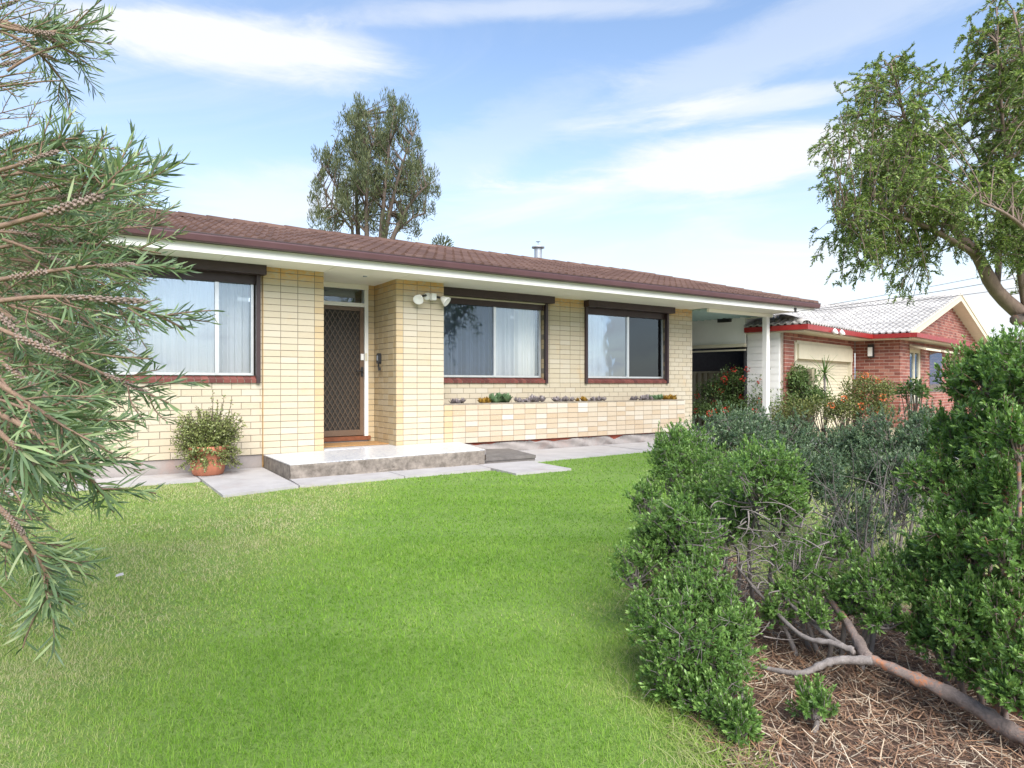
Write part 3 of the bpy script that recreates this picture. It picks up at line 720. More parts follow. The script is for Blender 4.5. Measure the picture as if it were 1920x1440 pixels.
# key safe on the return wall
ks = empty('key_safe', (4.03, .62, 1.42), 'small black key box fixed to the brick side wall of the porch', 'key box')
MB().prism([(.585, 1.47), (.655, 1.47), (.665, 1.50), (.665, 1.60), (.645, 1.635), (.595, 1.635), (.575, 1.60), (.575, 1.50)], 3.99, 4.039, 'x').build('box', M['black'], ks)
MB().box(3.984, .60, 1.52, 3.99, .64, 1.60).build('keypad', M['steel'], ks)
MB().tube([(4.0, .60, 1.47), (3.98, .56, 1.42), (3.985, .53, 1.40)], .012, 6).box(3.97, .50, 1.36, 4.0, .545, 1.41).build('chain', M['black'], ks)
# twin floodlight on the pier
fc = onY(800, 556, 0.)
fl2 = empty('floodlight', (fc[0], -.02, 2.2), 'twin white security floodlight fixed high on the cream brick pier', 'floodlight')
MB().lathe([(.0, .06), (.055, .05), (.06, .0)], (0, 0, 0), 16).xf(Matrix.Translation((fc[0], -.002, fc[2])) @ Matrix.Rotation(rad(90), 4, 'X')).build('mount', M['white_paint'], fl2, True)
MB().box(fc[0]+.03, -.12, fc[2]-.06, fc[0]+.11, -.04, fc[2]+.04).build('motion_sensor', M['white_paint'], fl2)
for sx, tl in ((-1, 35), (1, -30)):
    MB().tube([(fc[0]+sx*.04, -.05, fc[2]+.01), (fc[0]+sx*.13+.05*(sx > 0), -.10, fc[2]-.015)], .019, 8).build('knuckle', M['black'], fl2, True)
    c = Vector((fc[0]+sx*.19+.05*(sx > 0), -.13, fc[2]-.05))
    dq = Vector((sx*.55, -.65, -.6)).to_track_quat('Z', 'Y').to_matrix().to_4x4()
    MB().lathe([(.0, -.07), (.03, -.065), (.045, -.03), (.075, .04), (.08, .06), (.072, .058), (.0, .045)], (0, 0, 0), 18).xf(Matrix.Translation(c) @ dq).build('lamp_head', M['white_paint'], fl2, True)
# service bracket at the fascia end, carport
MB().tube([(13.05, -.66, 2.79), (13.05, -.66, 2.70)], .022, 8).lathe([(.0, .0), (.03, .0), (.03, .04), (0, .04)], (13.05, -.66, 2.76), 10).build('cable_bracket', M['black'], house)
MB().box(11.04, -.0, 2.655, 13.2, .055, 2.727).build('carport_beam', M['soffit'], house)
cpx = 12.98
MB().box(cpx-.055, -.03, .0, cpx+.055, .08, 2.653).build('carport_post', M['white_paint'], house)
ct = MB()
for i in range(28):      # corrugated sheet seen from below
    y = .06+i*.18; ct.prism([(y, 2.70), (y+.05, 2.70), (y+.07, 2.72), (y+.16, 2.72), (y+.18, 2.70), (y+.18, 2.735), (y, 2.735)], 11.04, 13.2, 'x')
ct.build('carport_ceiling', M['teal_sheet'], house)
for yy in (2.4,): MB().box(11.04, yy, 2.62, 13.2, yy+.06, 2.699).build('carport_joist', M['teal_sheet'], house)
MB().box(13.15, .06, 2.672, 13.2, 5.0, 2.699).build('carport_edge', M['soffit'], house)
# ---- porch slab and step
porch = MB()
zl, zrr = .200, .232
fx0, fx1, fy = 2.125, 4.80, -1.30
porch.add([(fx0, fy, -.02), (fx1, fy, -.02), (5.10, -.01, -.02), (fx0, -.01, -.02), (fx0, fy, zl-.012), (fx1, fy, zrr-.012), (5.10, -.01, zrr-.012), (fx0, -.01, zl-.012)],
          [(3, 2, 1, 0), (4, 5, 6, 7), (1, 2, 6, 5), (2, 3, 7, 6), (3, 0, 4, 7)])
porch = tag(porch.build('porch', M['concrete_slab']), 'raised concrete porch slab with white tiled top in front of the door', 'porch')
rough_face('porch_face', fx0, fx1, lambda x, n: .0+.012*max(0, n), lambda x, n: zl-.012+(x-fx0)/(fx1-fx0)*(zrr-zl), fy, .022, M['concrete_slab'], porch, 200, 9, 8)
rough_face('broken_footing', fx0+.4, fx1-.1, lambda x, n: -.02, lambda x, n: .04+.016*n, fy, .045, M['concrete_slab'], porch, 260, 5, 11)
def zp_(x): return zl+(x-fx0)/(fx1-fx0)*(zrr-zl)
tiles = []
V = [(fx0-.006, fy-.012), (fx1+.006, fy-.012), (5.11, -.012), (2.942, -.012), (2.942, YD-.04), (4.035, YD-.04), (4.035, -.012), (fx0-.006, -.012)]
nx, ny = 9, 4
for i in range(nx):
    for j in range(ny):
        a0 = fx0-.006+(fx1+.012-fx0)*i/nx; a1 = fx0-.006+(fx1+.012-fx0)*(i+1)/nx; b0 = fy-.014+(1.30)*j/ny; b1 = fy-.014+(1.30)*(j+1)/ny
        sk = lambda x, y: x+(.30*(y-fy)/1.29 if x > fx1-.05 else 0)
        mb = MB(); q = [(sk(a0, b0)+.0008, b0+.0008), (sk(a1, b0)-.0008, b0+.0008), (sk(a1, b1)-.0008, b1-.0008), (sk(a0, b1)+.0008, b1-.0008)]
        mb.add([(x, y, zp_(min(x, fx1))-.011) for x, y in q]+[(x, y, zp_(min(x, fx1))) for x, y in q], [(4, 5, 6, 7), (0, 1, 5, 4), (1, 2, 6, 5), (2, 3, 7, 6), (3, 0, 4, 7)])
        mb.build('porch_tile', M['porch_tile'], porch)
for i in range(3):
    a0 = 2.945+i*.365; MB().box(a0, -.008, .15, min(4.03, a0+.362), YD-.045, .2215).build('porch_tile', M['porch_tile'], porch)
s0 = [onZ(x, y, .105) for x, y in [(912, 859), (1003, 853), (955, 841), (912, 842)]]
st = MB(); st.add([(p[0], p[1], .0) for p in s0]+[(p[0], p[1], .062) for p in s0], [(0, 1, 5, 4), (1, 2, 6, 5), (2, 3, 7, 6), (3, 0, 4, 7)])
step = tag(st.build('step', M['concrete_step']), 'low weathered grey step beside the end of the porch', 'step')
cc = sum(s0)/4
MB().add([tuple((p-cc)*1.03+cc-np.array([0, 0, .041])) for p in s0]+[tuple((p-cc)*1.03+cc) for p in s0], [(4, 5, 6, 7), (0, 1, 5, 4), (1, 2, 6, 5), (2, 3, 7, 6), (3, 0, 4, 7), (3, 2, 1, 0)]).build('tread', M['concrete_step'], step)
# ------------------------------------------------------------------ red brick house next door
c45 = math.sqrt(.5)
NU = c45*RT + c45*FW; NV = -c45*RT + c45*FW
NO = cam2(10.23, 17.5)
MN = Matrix(((NU[0], NV[0], 0, NO[0]), (NU[1], NV[1], 0, NO[1]), (0, 0, 1, 0), (0, 0, 0, 1)))
def N3(x, y, z): p = MN @ Vector((x, y, z)); return (p.x, p.y, p.z)
nb = empty('brick_house', N3(1, 4, 0), 'red brick house with pale grey tiled gable roof and red gutters next door', 'house')
def nbox(name, mat, *boxes, par=None, kind=None):
    mb = MB()
    for b in boxes: mb.box(*b)
    mb.xf(MN); return mb.build(name, M[mat], par or nb, kind=kind)
ZG = 2.34
nw = nbox('wall', 'mortar_pale', (.006, .006, 0, .9, .1, ZG), (.9, .006, 0, 2.0, .1, .55), (.9, .006, 2.1, 2.0, .1, ZG), (2.0, .006, 0, 10.4, .1, ZG), (.006, .1, 0, .1, 1.1, ZG), (-4.6, 1.126, 0, -4.1, 1.22, ZG), (-.28, 1.126, 0, .0, 1.22, ZG), (-4.1, 1.126, 2.1, -.28, 1.22, ZG))
gable_rise = .262; GX = 5.2; GE = ZG+.08
gw = MB(); gw.prism([(.0, GE+.02), (10.4, GE+.02), (GX, GE+.02+GX*gable_rise)], .006, .1, 'y'); gw.xf(MN); gw = gw.build('gable', M['mortar_pale'], nb)
def nbricks(rows, own):
    P, A, B, H = [], [], [], []
    U_, V_ = np.array([NU[0], NU[1], 0]), np.array([NV[0], NV[1], 0])
    for (ox, oy, dx, dy, ix, iy, z, ln) in rows:
        p = np.array(N3(ox, oy, z)); P.append(p); A.append((U_*dx+V_*dy)*ln); B.append((U_*ix+V_*iy)*.03); H.append(.074)
    P, A, B, H = map(np.array, (P, A, B, H))
    V = P[:, None, :] + unit_V[None, :, 0:1]*A[:, None, :] + unit_V[None, :, 1:2]*B[:, None, :] + unit_V[None, :, 2:3]*(H[:, None]*np.array([0, 0, 1]))[:, None, :]
    F = (unit_F[None]+(np.arange(len(P))*8)[:, None, None]).reshape(-1, 4)
    obj('brick', V.reshape(-1, 3), F, M['brick_red'], own, attrs={'tint': np.repeat(RNG.random(len(P)), 8)}, kind='stuff')
rows = []; grow = []
for k in range(46):
    z = .01+k*.086
    def seg(u0, u1, mk, dst, zt=ZG):
        if z > zt-.05: return
        s = u0-(.12 if k % 2 else 0)
        while s < u1:
            a, b = max(s, u0), min(s+.23, u1)
            if b-a > .03: dst.append(mk(a, b-a))
            s += .24
    fy_ = lambda y: (lambda a, l: (a, y, 1, 0, 0, 1, z, l))
    if .55 < z < 2.1: seg(0, .9, fy_(0), rows); seg(2.0, 10.4, fy_(0), rows); seg(-4.62, -4.1, fy_(1.12), rows); seg(-.28, 0, fy_(1.12), rows)
    else: seg(0, 10.4, fy_(0), rows); seg(-4.62, -4.1, fy_(1.12), rows); seg(-.28, 0, fy_(1.12), rows); (seg(-4.1, -.28, fy_(1.12), rows) if z > 2.1 else None)
    seg(-1.1, -.024, lambda a, l: (0, -a, 0, -1, 1, 0, z, l), rows)
    if z > GE+.02:
        d = (z+.08-GE-.02)/gable_rise
        if d < GX-.1: seg(d, 10.4-d, fy_(0), grow, 99)
nbricks(rows, nw); nbricks(grow, gw)
# garage roller door
gd = nbox('garage_door', 'cream_paint', (-4.05, 1.20, 0, -.33, 1.21, 2.1))
for k in range(26): nbox('door_slat', 'cream_paint', (-4.0, 1.175+.004*(k % 2), .02+k*.08, -.38, 1.198, .02+k*.08+.074), par=gd)
nbox('garage_frame', 'cream_trim', (-4.1, 1.09, 0, -4.0, 1.20, 2.12), (-.38, 1.09, 0, -.28, 1.20, 2.12), (-4.0, 1.092, 2.09, -.38, 1.2, 2.17))
nbox('garage_shutter_box', 'cream_paint', (-4.0, 1.04, 1.74, -.39, 1.172, 2.085))
# tall window with mullions and hood
wn_ = nbox('window', 'cream_paint', (.9, .02, .5, .98, .09, 2.1), (1.92, .02, .5, 2.0, .09, 2.1), (.98, .022, 2.02, 1.92, .088, 2.1), (.98, .022, .5, 1.92, .088, .58))
nbox('mullion', 'cream_paint', (1.41, .024, .58, 1.49, .086, 2.02), par=wn_)
nbox('glazing_bar', 'cream_paint', (.98, .04, 1.28, 1.41, .07, 1.31), (1.49, .04, 1.28, 1.92, .07, 1.31), par=wn_)
for a, b in ((.98, 1.41), (1.49, 1.92)): nbox('pane', 'glass_mid', (a, .055, .58, b, .06, 2.02), par=wn_)
nbox('net_curtain', 'drape', (.98, .075, .58, 1.24, .08, 2.02), (1.49, .075, .58, 1.74, .08, 2.02), par=wn_)
nbox('room_dark_sheet', 'unlit_black', (.7, .4, .3, 2.3, .42, 2.3))  # indoor darkness painted as a near-black sheet behind the panes
for a, b in ((.78, 2.35), (2.75, 4.6)):
    mb = MB(); mb.prism([(-.42, 2.06), (-.42, 2.11), (-.02, 2.22), (-.02, 2.17)], a, b, 'x'); mb.xf(MN); mb.build('window_hood', M['cream_trim'], nb)
nbox('window', 'glass_mid', (2.95, -.004, .9, 4.4, .003, 2.1))
# eaves, gutters (red), barge boards
nbox('eave', 'cream_trim', (-.42, -.42, ZG-.02, 10.6, .0, ZG), (-.42, .0, ZG-.019, -.002, 1.1, ZG+.001), (-4.8, .62, ZG-.02, -.44, 1.12, ZG-.001), (-4.8, 1.12, ZG-.021, -4.62, 2.0, ZG-.002))
for nm, bx_ in (('gutter', (-.52, -.52, ZG+.002, 10.7, -.40, ZG+.115)), ('gutter', (-.52, -.398, ZG+.003, -.40, .60, ZG+.114)), ('gutter', (-4.9, .50, ZG+.002, -.522, .62, ZG+.115)), ('gutter', (-4.9, .622, ZG+.003, -4.78, 1.95, ZG+.114))):
    nbox(nm, 'red_paint', bx_)
for s in (-1, 1):
    x_e = -.45 if s < 0 else 10.85; zt = GE+.02+GX*gable_rise
    for o, dz, mt, y0 in ((.0, .17, 'cream_paint', -.36), (.17, .05, 'cream_trim', -.38)):
        z_e = zt-(GX+.45)*gable_rise
        mb = MB(); mb.prism([(x_e, z_e+o-.03), (GX, zt+o-.03), (GX, zt+o+dz-.03), (x_e, z_e+o+dz-.03)], y0, y0+.04, 'y'); mb.xf(MN); mb.build('barge_board', M[mt], nb)
mb = MB(); zt = GE+.02+GX*gable_rise; mb.prism([(-.45, zt-(GX+.45)*gable_rise-.02), (GX, zt-.02), (10.85, zt-(GX+.45)*gable_rise-.02), (10.85, zt-(GX+.45)*gable_rise), (GX, zt), (-.45, zt-(GX+.45)*gable_rise)], -.32, .0, 'y'); mb.xf(MN); mb.build('gable_soffit', M['cream_trim'], nb)
# roofs
mr = MB(); ze = zt-(GX+.45)*gable_rise+.14; rz = zt+.14
mr.add([N3(-.45, -.36, ze), N3(GX, -.36, rz), N3(10.85, -.36, ze), N3(-.45, 13, ze), N3(GX, 13, rz), N3(10.85, 13, ze)], [(0, 1, 4, 3), (1, 2, 5, 4), (3, 4, 5)])
mr = mr.build('roof', M['tile_grey'], nb)
e_ = NV; 
TG_ME = meshdata('roof_tile', TV, TFL, M['tile_grey'])
L1 = 13.36
tiles_on(N3(-.45, 13, ze+.01), (-NV[0], -NV[1]), (NU[0], NU[1]), gable_rise, lambda s, t: 0 <= s <= L1 and 0 <= t <= GX+.45, 0, L1, GX+.45, M['tile_grey'], mr, None, lambda t: (0*t, 0*t+L1), TG_ME)
GCAP = meshdata('ridge_cap', cv_, CAPF, M['tile_grey'], True)
caps(N3(GX, -.34, rz+.04), N3(GX, 12, rz+.04), GCAP, mr)
gz = ZG+.12; gt = .30; gh = 2.6
g2 = MB(); A0 = N3(-4.86, .54, gz); A1 = N3(.6, .54, gz); A2 = N3(.6, .54+gh, gz+gh*gt); A3 = N3(-4.86+gh, .54+gh, gz+gh*gt); A4 = N3(-4.86+1.42, 1.96, gz+1.42*gt); A5 = N3(-4.86, 1.96, gz); A6 = N3(3, 6, gz+gh*gt); A7 = N3(-4.86+gh, 6, gz+gh*gt)
g2.add([A0, A1, A2, A3, A4, A5, A6, A7], [(0, 1, 2, 3), (0, 4, 5), (3, 2, 6, 7)]); g2 = g2.build('garage_roof', M['tile_grey'], nb)
tiles_on(N3(-4.86, .54, gz+.012), (NU[0], NU[1]), (NV[0], NV[1]), gt, lambda s, t: t <= s <= 4.4+t*1.1 and 0 <= t <= gh, 0, 9, gh, M['tile_grey'], g2, None, lambda t: (t, 4.4+t*1.1), TG_ME)
tiles_on(N3(-4.86, 1.96, gz+.012), (-NV[0], -NV[1]), (NU[0], NU[1]), gt, lambda s, t: 0 <= s <= 1.42-t and 0 <= t <= 1.42, 0, 1.42, 1.42, M['tile_grey'], g2, None, lambda t: (0*t, np.maximum(0, 1.42-t)), TG_ME)
caps(N3(-4.86, .54, gz+.05), N3(-4.86+gh, .54+gh, gz+gh*gt+.05), GCAP, g2)
# lean-to carport with white front panel, the shade inside painted as near-black walls
nbox('side_wall', 'white_paint', (-4.62, 1.225, 0, -4.58, 2.0, ZG))
for k in range(14): nbox('weatherboard', 'white_paint', (-4.64, 1.24, .1+k*.16, -4.622, 2.0, .1+k*.16+.152))
nbox('carport_panel', 'white_paint', (-4.80, 1.97, 2.10, -4.74, 9.2, 3.12))
nbox('carport_bar', 'cream_trim', (-4.84, 1.97, 2.02, -4.72, 9.2, 2.10), (-4.83, 1.97, 1.93, -4.75, 9.2, 1.965))
nbox('carport_dark_sheet', 'unlit_black', (-1.0, 2.0, 0, -.95, 7.2, 2.9), (-4.7, 7.2, 0, -.95, 7.25, 2.9), (-4.7, 2.01, 0, -1., 2.05, 2.3))
nbox('carport_roof', 'white_paint', (-4.74, 2.0, 3.08, -2.6, 9.2, 3.118), (-4.74, 1.972, 2.36, -3.2, 1.998, 3.118))
nbox('vent_lamp', 'black', (-4.90, 2.30, 2.62, -4.81, 2.62, 2.72))
wl_ = nbox('wall_lamp', 'black', (-.10, .62, 1.86, -.003, .76, 2.22)); nbox('lamp_glass', 'white_paint', (-.16, .64, 1.90, -.101, .74, 2.14), par=wl_)
for a in (-3.5, -3.05):
    mb = MB().lathe([(0, -.06), (.05, -.05), (.075, .03), (.06, .03), (0, .01)], (0, 0, 0), 12); mb.xf(MN @ Matrix.Translation((a, .42, ZG+.02)) @ Matrix.Rotation(rad(60), 4, 'X')); mb.build('eave_lamp', M['white_paint'], nb, True)

# ------------------------------------------------------------------ boundary fence
fn = empty('metal_fence', (13.75, 2.5, 0), 'olive ribbed metal boundary fence beside the carport behind red flowers', 'fence')
FXX = 13.75; FH = 1.47
for p in range(4):
    y0 = -.6+p*2.36
    mb = MB(); n = 12
    for i in range(n):
        a = y0+.05+i*2.26/n; w = 2.26/n
        mb.box(FXX-.004, a, .05, FXX+.004, a+w*.62, FH-.04); mb.box(FXX-.045, a+w*.62, .05, FXX-.037, a+w, FH-.04)
        mb.box(FXX-.037, a+w*.62, .05, FXX-.004, a+w*.62+.006, FH-.04); mb.box(FXX-.037, a+w-.006, .05, FXX-.004, a+w, FH-.04)
    mb.build('fence_panel', M['olive_sheet'], fn)
    MB().box(FXX-.06, y0+.05, FH-.038, FXX+.03, y0+2.31, FH+.01).build('rail', M['olive_sheet'], fn)
for p in range(5): MB().box(FXX-.07, -.6+p*2.36-.045, 0, FXX+.03, -.6+p*2.36+.045, FH+.02).build('post', M['olive_sheet'], fn)

# ------------------------------------------------------------------ overhead wires
def wire(a, b, sag, label, r=.007):
    a, b = Vector(a), Vector(b); P = []
    for i in range(17):
        t = i/16; p = a.lerp(b, t); p.z -= sag*4*t*(1-t); P.append(p)
    tag(MB().tube(P, r, 5).build('power_line', M['wire']), label, 'cable', 'overhead cables near the house next door')
wire((13.05, -.68, 2.72), at(2300, 440, 13), .12, 'black service cable running from the carport fascia towards the weeping tree')
wire(N3(-3.0, .7, 3.05), at(2350, 395, 24), .2, 'dark overhead cable crossing the sky above the grey tiled roof')
wire(N3(-4.8, 1.6, 2.75), at(2350, 455, 16), .25, 'thin dark cable passing in front of the grey tiled roof and gable')
# ------------------------------------------------------------------ vegetation
M['leaf_bottle'] = mat_leaf('leaf_bottle', [(0, (.075, .12, .07)), (.35, (.13, .20, .105)), (.7, (.20, .285, .14)), (.9, (.29, .38, .18)), (1, (.40, .45, .27))], .5, .32, .35)
M['leaf_weep'] = mat_leaf('leaf_weep', [(0, (.069, .115, .032)), (.4, (.127, .207, .052)), (.75, (.230, .333, .081)), (1, (.414, .506, .149))], .5, .38)
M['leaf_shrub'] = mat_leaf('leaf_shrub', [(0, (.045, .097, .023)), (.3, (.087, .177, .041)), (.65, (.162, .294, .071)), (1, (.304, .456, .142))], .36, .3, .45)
M['leaf_shrub_blue'] = mat_leaf('leaf_shrub_blue', [(0, (.045, .085, .042)), (.45, (.09, .15, .078)), (.8, (.16, .235, .125)), (1, (.27, .35, .21))], .36, .25, .5)
M['leaf_gum'] = mat_leaf('leaf_gum', [(0, (.05, .072, .03)), (.5, (.09, .115, .05)), (1, (.16, .18, .075))], .6, .3)
M['leaf_olive'] = mat_leaf('leaf_olive', [(0, (.07, .10, .025)), (.5, (.12, .15, .04)), (1, (.22, .23, .07))], .5, .25)
M['leaf_deep'] = mat_leaf('leaf_deep', [(0, (.055, .10, .03)), (.5, (.10, .17, .05)), (1, (.18, .26, .08))], .5, .25)
M['leaf_jade'] = mat_leaf('leaf_jade', [(0, (.088, .119, .031)), (.5, (.175, .213, .062)), (1, (.325, .350, .138))], .35, .1)
M['leaf_spike'] = mat_leaf('leaf_spike', [(0, (.06, .13, .03)), (1, (.15, .26, .06))], .4, .2)
M['petal_red'] = mat_leaf('petal_red', [(0, (.42, .02, .012)), (1, (.62, .06, .03))], .6, .2)
M['petal_orange'] = mat_leaf('petal_orange', [(0, (.50, .10, .03)), (1, (.62, .2, .06))], .6, .2)
M['succ_grey'] = mat_leaf('succ_grey', [(0, (.19, .16, .17)), (1, (.36, .32, .33))], .5, .05)
M['succ_green'] = mat_leaf('succ_green', [(0, (.06, .12, .05)), (1, (.16, .25, .13))], .4, .05)
M['succ_gold'] = mat_leaf('succ_gold', [(0, (.22, .12, .015)), (1, (.42, .25, .05))], .4, .1)
M['bark_grey'] = mat_bark('bark_grey', (.10, .085, .08), (.20, .175, .165), (.32, .29, .28))
M['bark_red'] = mat_bark('bark_red', (.12, .095, .085), (.22, .17, .15), (.40, .16, .075), (10, 10, 10))
for el_, p_ in zip([n for n in M['bark_red'].node_tree.nodes if n.type == 'VALTORGB'][0].color_ramp.elements, (.36, .52, .60)): el_.position = p_
M['bark_twig'] = mat_bark('bark_twig', (.15, .10, .075), (.26, .17, .12), (.36, .25, .18), (60, 60, 60))
M['bark_dark'] = mat_bark('bark_dark', (.05, .038, .03), (.10, .075, .058), (.17, .13, .10))
M['bark_pale'] = mat_bark('bark_pale', (.11, .08, .065), (.20, .145, .115), (.30, .22, .175), (20, 20, 8))
M['capsule'] = mat_bark('capsule', (.20, .15, .13), (.34, .26, .22), (.48, .38, .33), (90, 90, 90))
# leaf templates
def blade(nseg, wid, bend, fold=.0):
    V, F = [], []
    for i in range(nseg+1):
        t = i/nseg; w = wid(t); z = bend*t*t
        V += [(t, -w/2, z+fold*w), (t, 0, z), (t, w/2, z+fold*w)] if fold else [(t, -w/2, z), (t, w/2, z)]
    k = 3 if fold else 2
    for i in range(nseg):
        for j in range(k-1): F.append((i*k+j, (i+1)*k+j, (i+1)*k+j+1, i*k+j+1))
    return np.array(V, float), np.array(F)
lin = lambda t: .28+.72*math.sin(min(1, t*1.6+.1)*math.pi/2) if t < .6 else max(.05, 1-(t-.6)**2*5.8)
BL_V, BL_F = blade(5, lin, .24)
OV_V, OV_F = np.array([(0, 0, 0), (.52, -.5, .13), (.52, 0, .05), (.52, .5, .13), (1, 0, .2)], float), np.array([(0, 2, 1), (0, 3, 2), (1, 2, 4), (2, 3, 4)])
BL3 = blade(3, lin, .24)
TRI_V, TRI_F = np.array([(0, -.5, 0), (0, .5, 0), (1, 0, .3)], float), np.array([(0, 1, 2)])
QD_V, QD_F = np.array([(0, -.12, 0), (.5, -.5, .05), (1, 0, .1), (.5, .5, .05)], float), np.array([(0, 1, 2, 3)])
def leaves(name, P, D, U, L, W, tmpl, mat, parent, tint=None):
    TV_, TF_ = tmpl; V, F = scatter(TV_, TF_, P, D, U, L, W)
    if tint is None: tint = RNG.random(len(P))
    return obj(name, V, F, M[mat], parent, True, attrs={'tint': np.repeat(tint, len(TV_))}, kind='stuff')
def bez(a, b, c, n):
    t = np.linspace(0, 1, n)[:, None]; return (1-t)**2*a+2*t*(1-t)*b+t*t*c
def pxy(p): q = p-CAM; z = q[:2]@FW; return 960+FPX*(q[:2]@RT)/z, 720-FPX*q[2]/z, z
def spl(P, n=24):
    P = np.array(P); t = np.linspace(0, len(P)-1, n); out = []
    for q in t:
        i = min(int(q), len(P)-2); f = q-i; p0 = P[max(i-1, 0)]; p1 = P[i]; p2 = P[i+1]; p3 = P[min(i+2, len(P)-1)]
        out.append(.5*((2*p1)+(-p0+p2)*f+(2*p0-5*p1+4*p2-p3)*f*f+(-p0+3*p1-3*p2+p3)*f**3))
    return np.array(out)
R3 = np.array([RT[0], RT[1], 0.]); F3 = np.array([FW[0], FW[1], 0.]); Z3 = np.array([0, 0, 1.])

# ---- bottlebrush close by, its branches reaching in
bt = empty('bottlebrush_tree', cam2(-3.0, 2.5), 'bottlebrush tree with narrow leaves and knobbly seed capsules reaching over the lawn', 'tree')
trunk_base = cam2(-3.0, 2.5)
tp_ = [trunk_base, trunk_base+np.array([.05, .03, .7]), trunk_base+np.array([.02, .1, 1.5]), trunk_base+np.array([.12, .05, 2.4])]
MB().tube(tp_, [.11, .09, .075, .05], 9).build('trunk', M['bark_dark'], bt, True)
# seed clusters: three variants of packed woody capsules round a stem
def capsule_cluster(seed, n=64):
    r = np.random.default_rng(seed); mb = MB()
    mb.tube([(0, 0, 0), (1, 0, 0)], .045, 6)
    oct_ = [(1, 0, 0), (-1, 0, 0), (0, 1, 0), (0, -1, 0), (0, 0, 1), (0, 0, -1)]
    of = [(0, 2, 4), (2, 1, 4), (1, 3, 4), (3, 0, 4), (2, 0, 5), (1, 2, 5), (3, 1, 5), (0, 3, 5)]
    for i in range(n):
        t = (i+.5)/n; a = i*2.39996; rr = .075*(1 if .08 < t < .92 else .8); s = .046*r.uniform(.85, 1.15)
        c = np.array([t, rr*math.cos(a), rr*math.sin(a)]); o = np.array([.25, math.cos(a), math.sin(a)]); o /= np.linalg.norm(o)
        V = [tuple(c+np.array(q)*s*np.array([.8, 1, 1])) for q in oct_]; mb.add(V, of)
        mb.add([tuple(c+o*s*.9)], [])
    return meshdata('seed_capsules', mb.V, mb.F, M['capsule'], True)
CAPS = [capsule_cluster(s) for s in range(3)]
stems = MB(); LP, LD, LU, LL, LW = [], [], [], [], []
heroes_leaf = []
def leafy(P, t0, n, ln, spread, hero=False, wd=.0040):
    """leaves spiralling along the polyline P from fraction t0 to its tip"""
    m = len(P); seg = np.linspace(t0, .995, n) + RNG.normal(0, .006, n); seg = np.clip(seg, 0, .999)
    idx = seg*(m-1); i0 = idx.astype(int); fr = (idx-i0)[:, None]
    pos = P[i0]*(1-fr)+P[np.minimum(i0+1, m-1)]*fr
    tan = unit(P[np.minimum(i0+1, m-1)]-P[i0])
    rv = unit(np.cross(tan, rsph(n))); a = np.clip(RNG.normal(spread, .15, n), .35, 1.35)[:, None]
    d = unit(tan*np.cos(a)+rv*np.sin(a)+np.array([0, 0, .18]))
    L = ln*RNG.uniform(.55, 1.15, n)*(1-.45*(seg-t0)/(1-t0+1e-6)); W = np.full(n, wd)*RNG.uniform(.8, 1.2, n)
    LP.append(pos); LD.append(d); LU.append(unit(rsph(n)+tan*1.2)); LL.append(L); LW.append(W)
def place_capsules(P, t, ln, dia):
    m = len(P); i = int(t*(m-1)); p = P[i]; d = unit(P[min(i+2, m-1)]-P[i]); y = unit(np.cross(Z3, d)); z = np.cross(d, y); s = dia/.24
    place('seed_capsules', random.choice(CAPS), Matrix(((d[0]*ln, y[0]*s, z[0]*s, p[0]), (d[1]*ln, y[1]*s, z[1]*s, p[1]), (d[2]*ln, y[2]*s, z[2]*s, p[2]), (0, 0, 0, 1))), bt)
def branch_obj(P, r0, r1):
    MB().tube([tuple(p) for p in P], list(np.linspace(r0, r1, len(P))), 6).build('branch', M['bark_twig'], bt, True)
def shoots(P, n, t0, ln, leafn, leaflen):
    for _ in range(n):
        i = int(random.uniform(t0, .92)*(len(P)-1)); tan = unit(P[min(i+1, len(P)-1)]-P[i]); side = unit(np.cross(tan, rsph(1)[0]))
        L = ln*random.uniform(.6, 1.2); e = P[i]+(tan*.8+side*.65+Z3*.1)*L; c = P[i]+tan*L*.3+side*L*.4
        Q = bez(P[i], c, e, 7); stems.tube([tuple(q) for q in Q], list(np.linspace(.0022, .0012, 7)), 4, False); leafy(Q, .12, leafn, leaflen, .75)
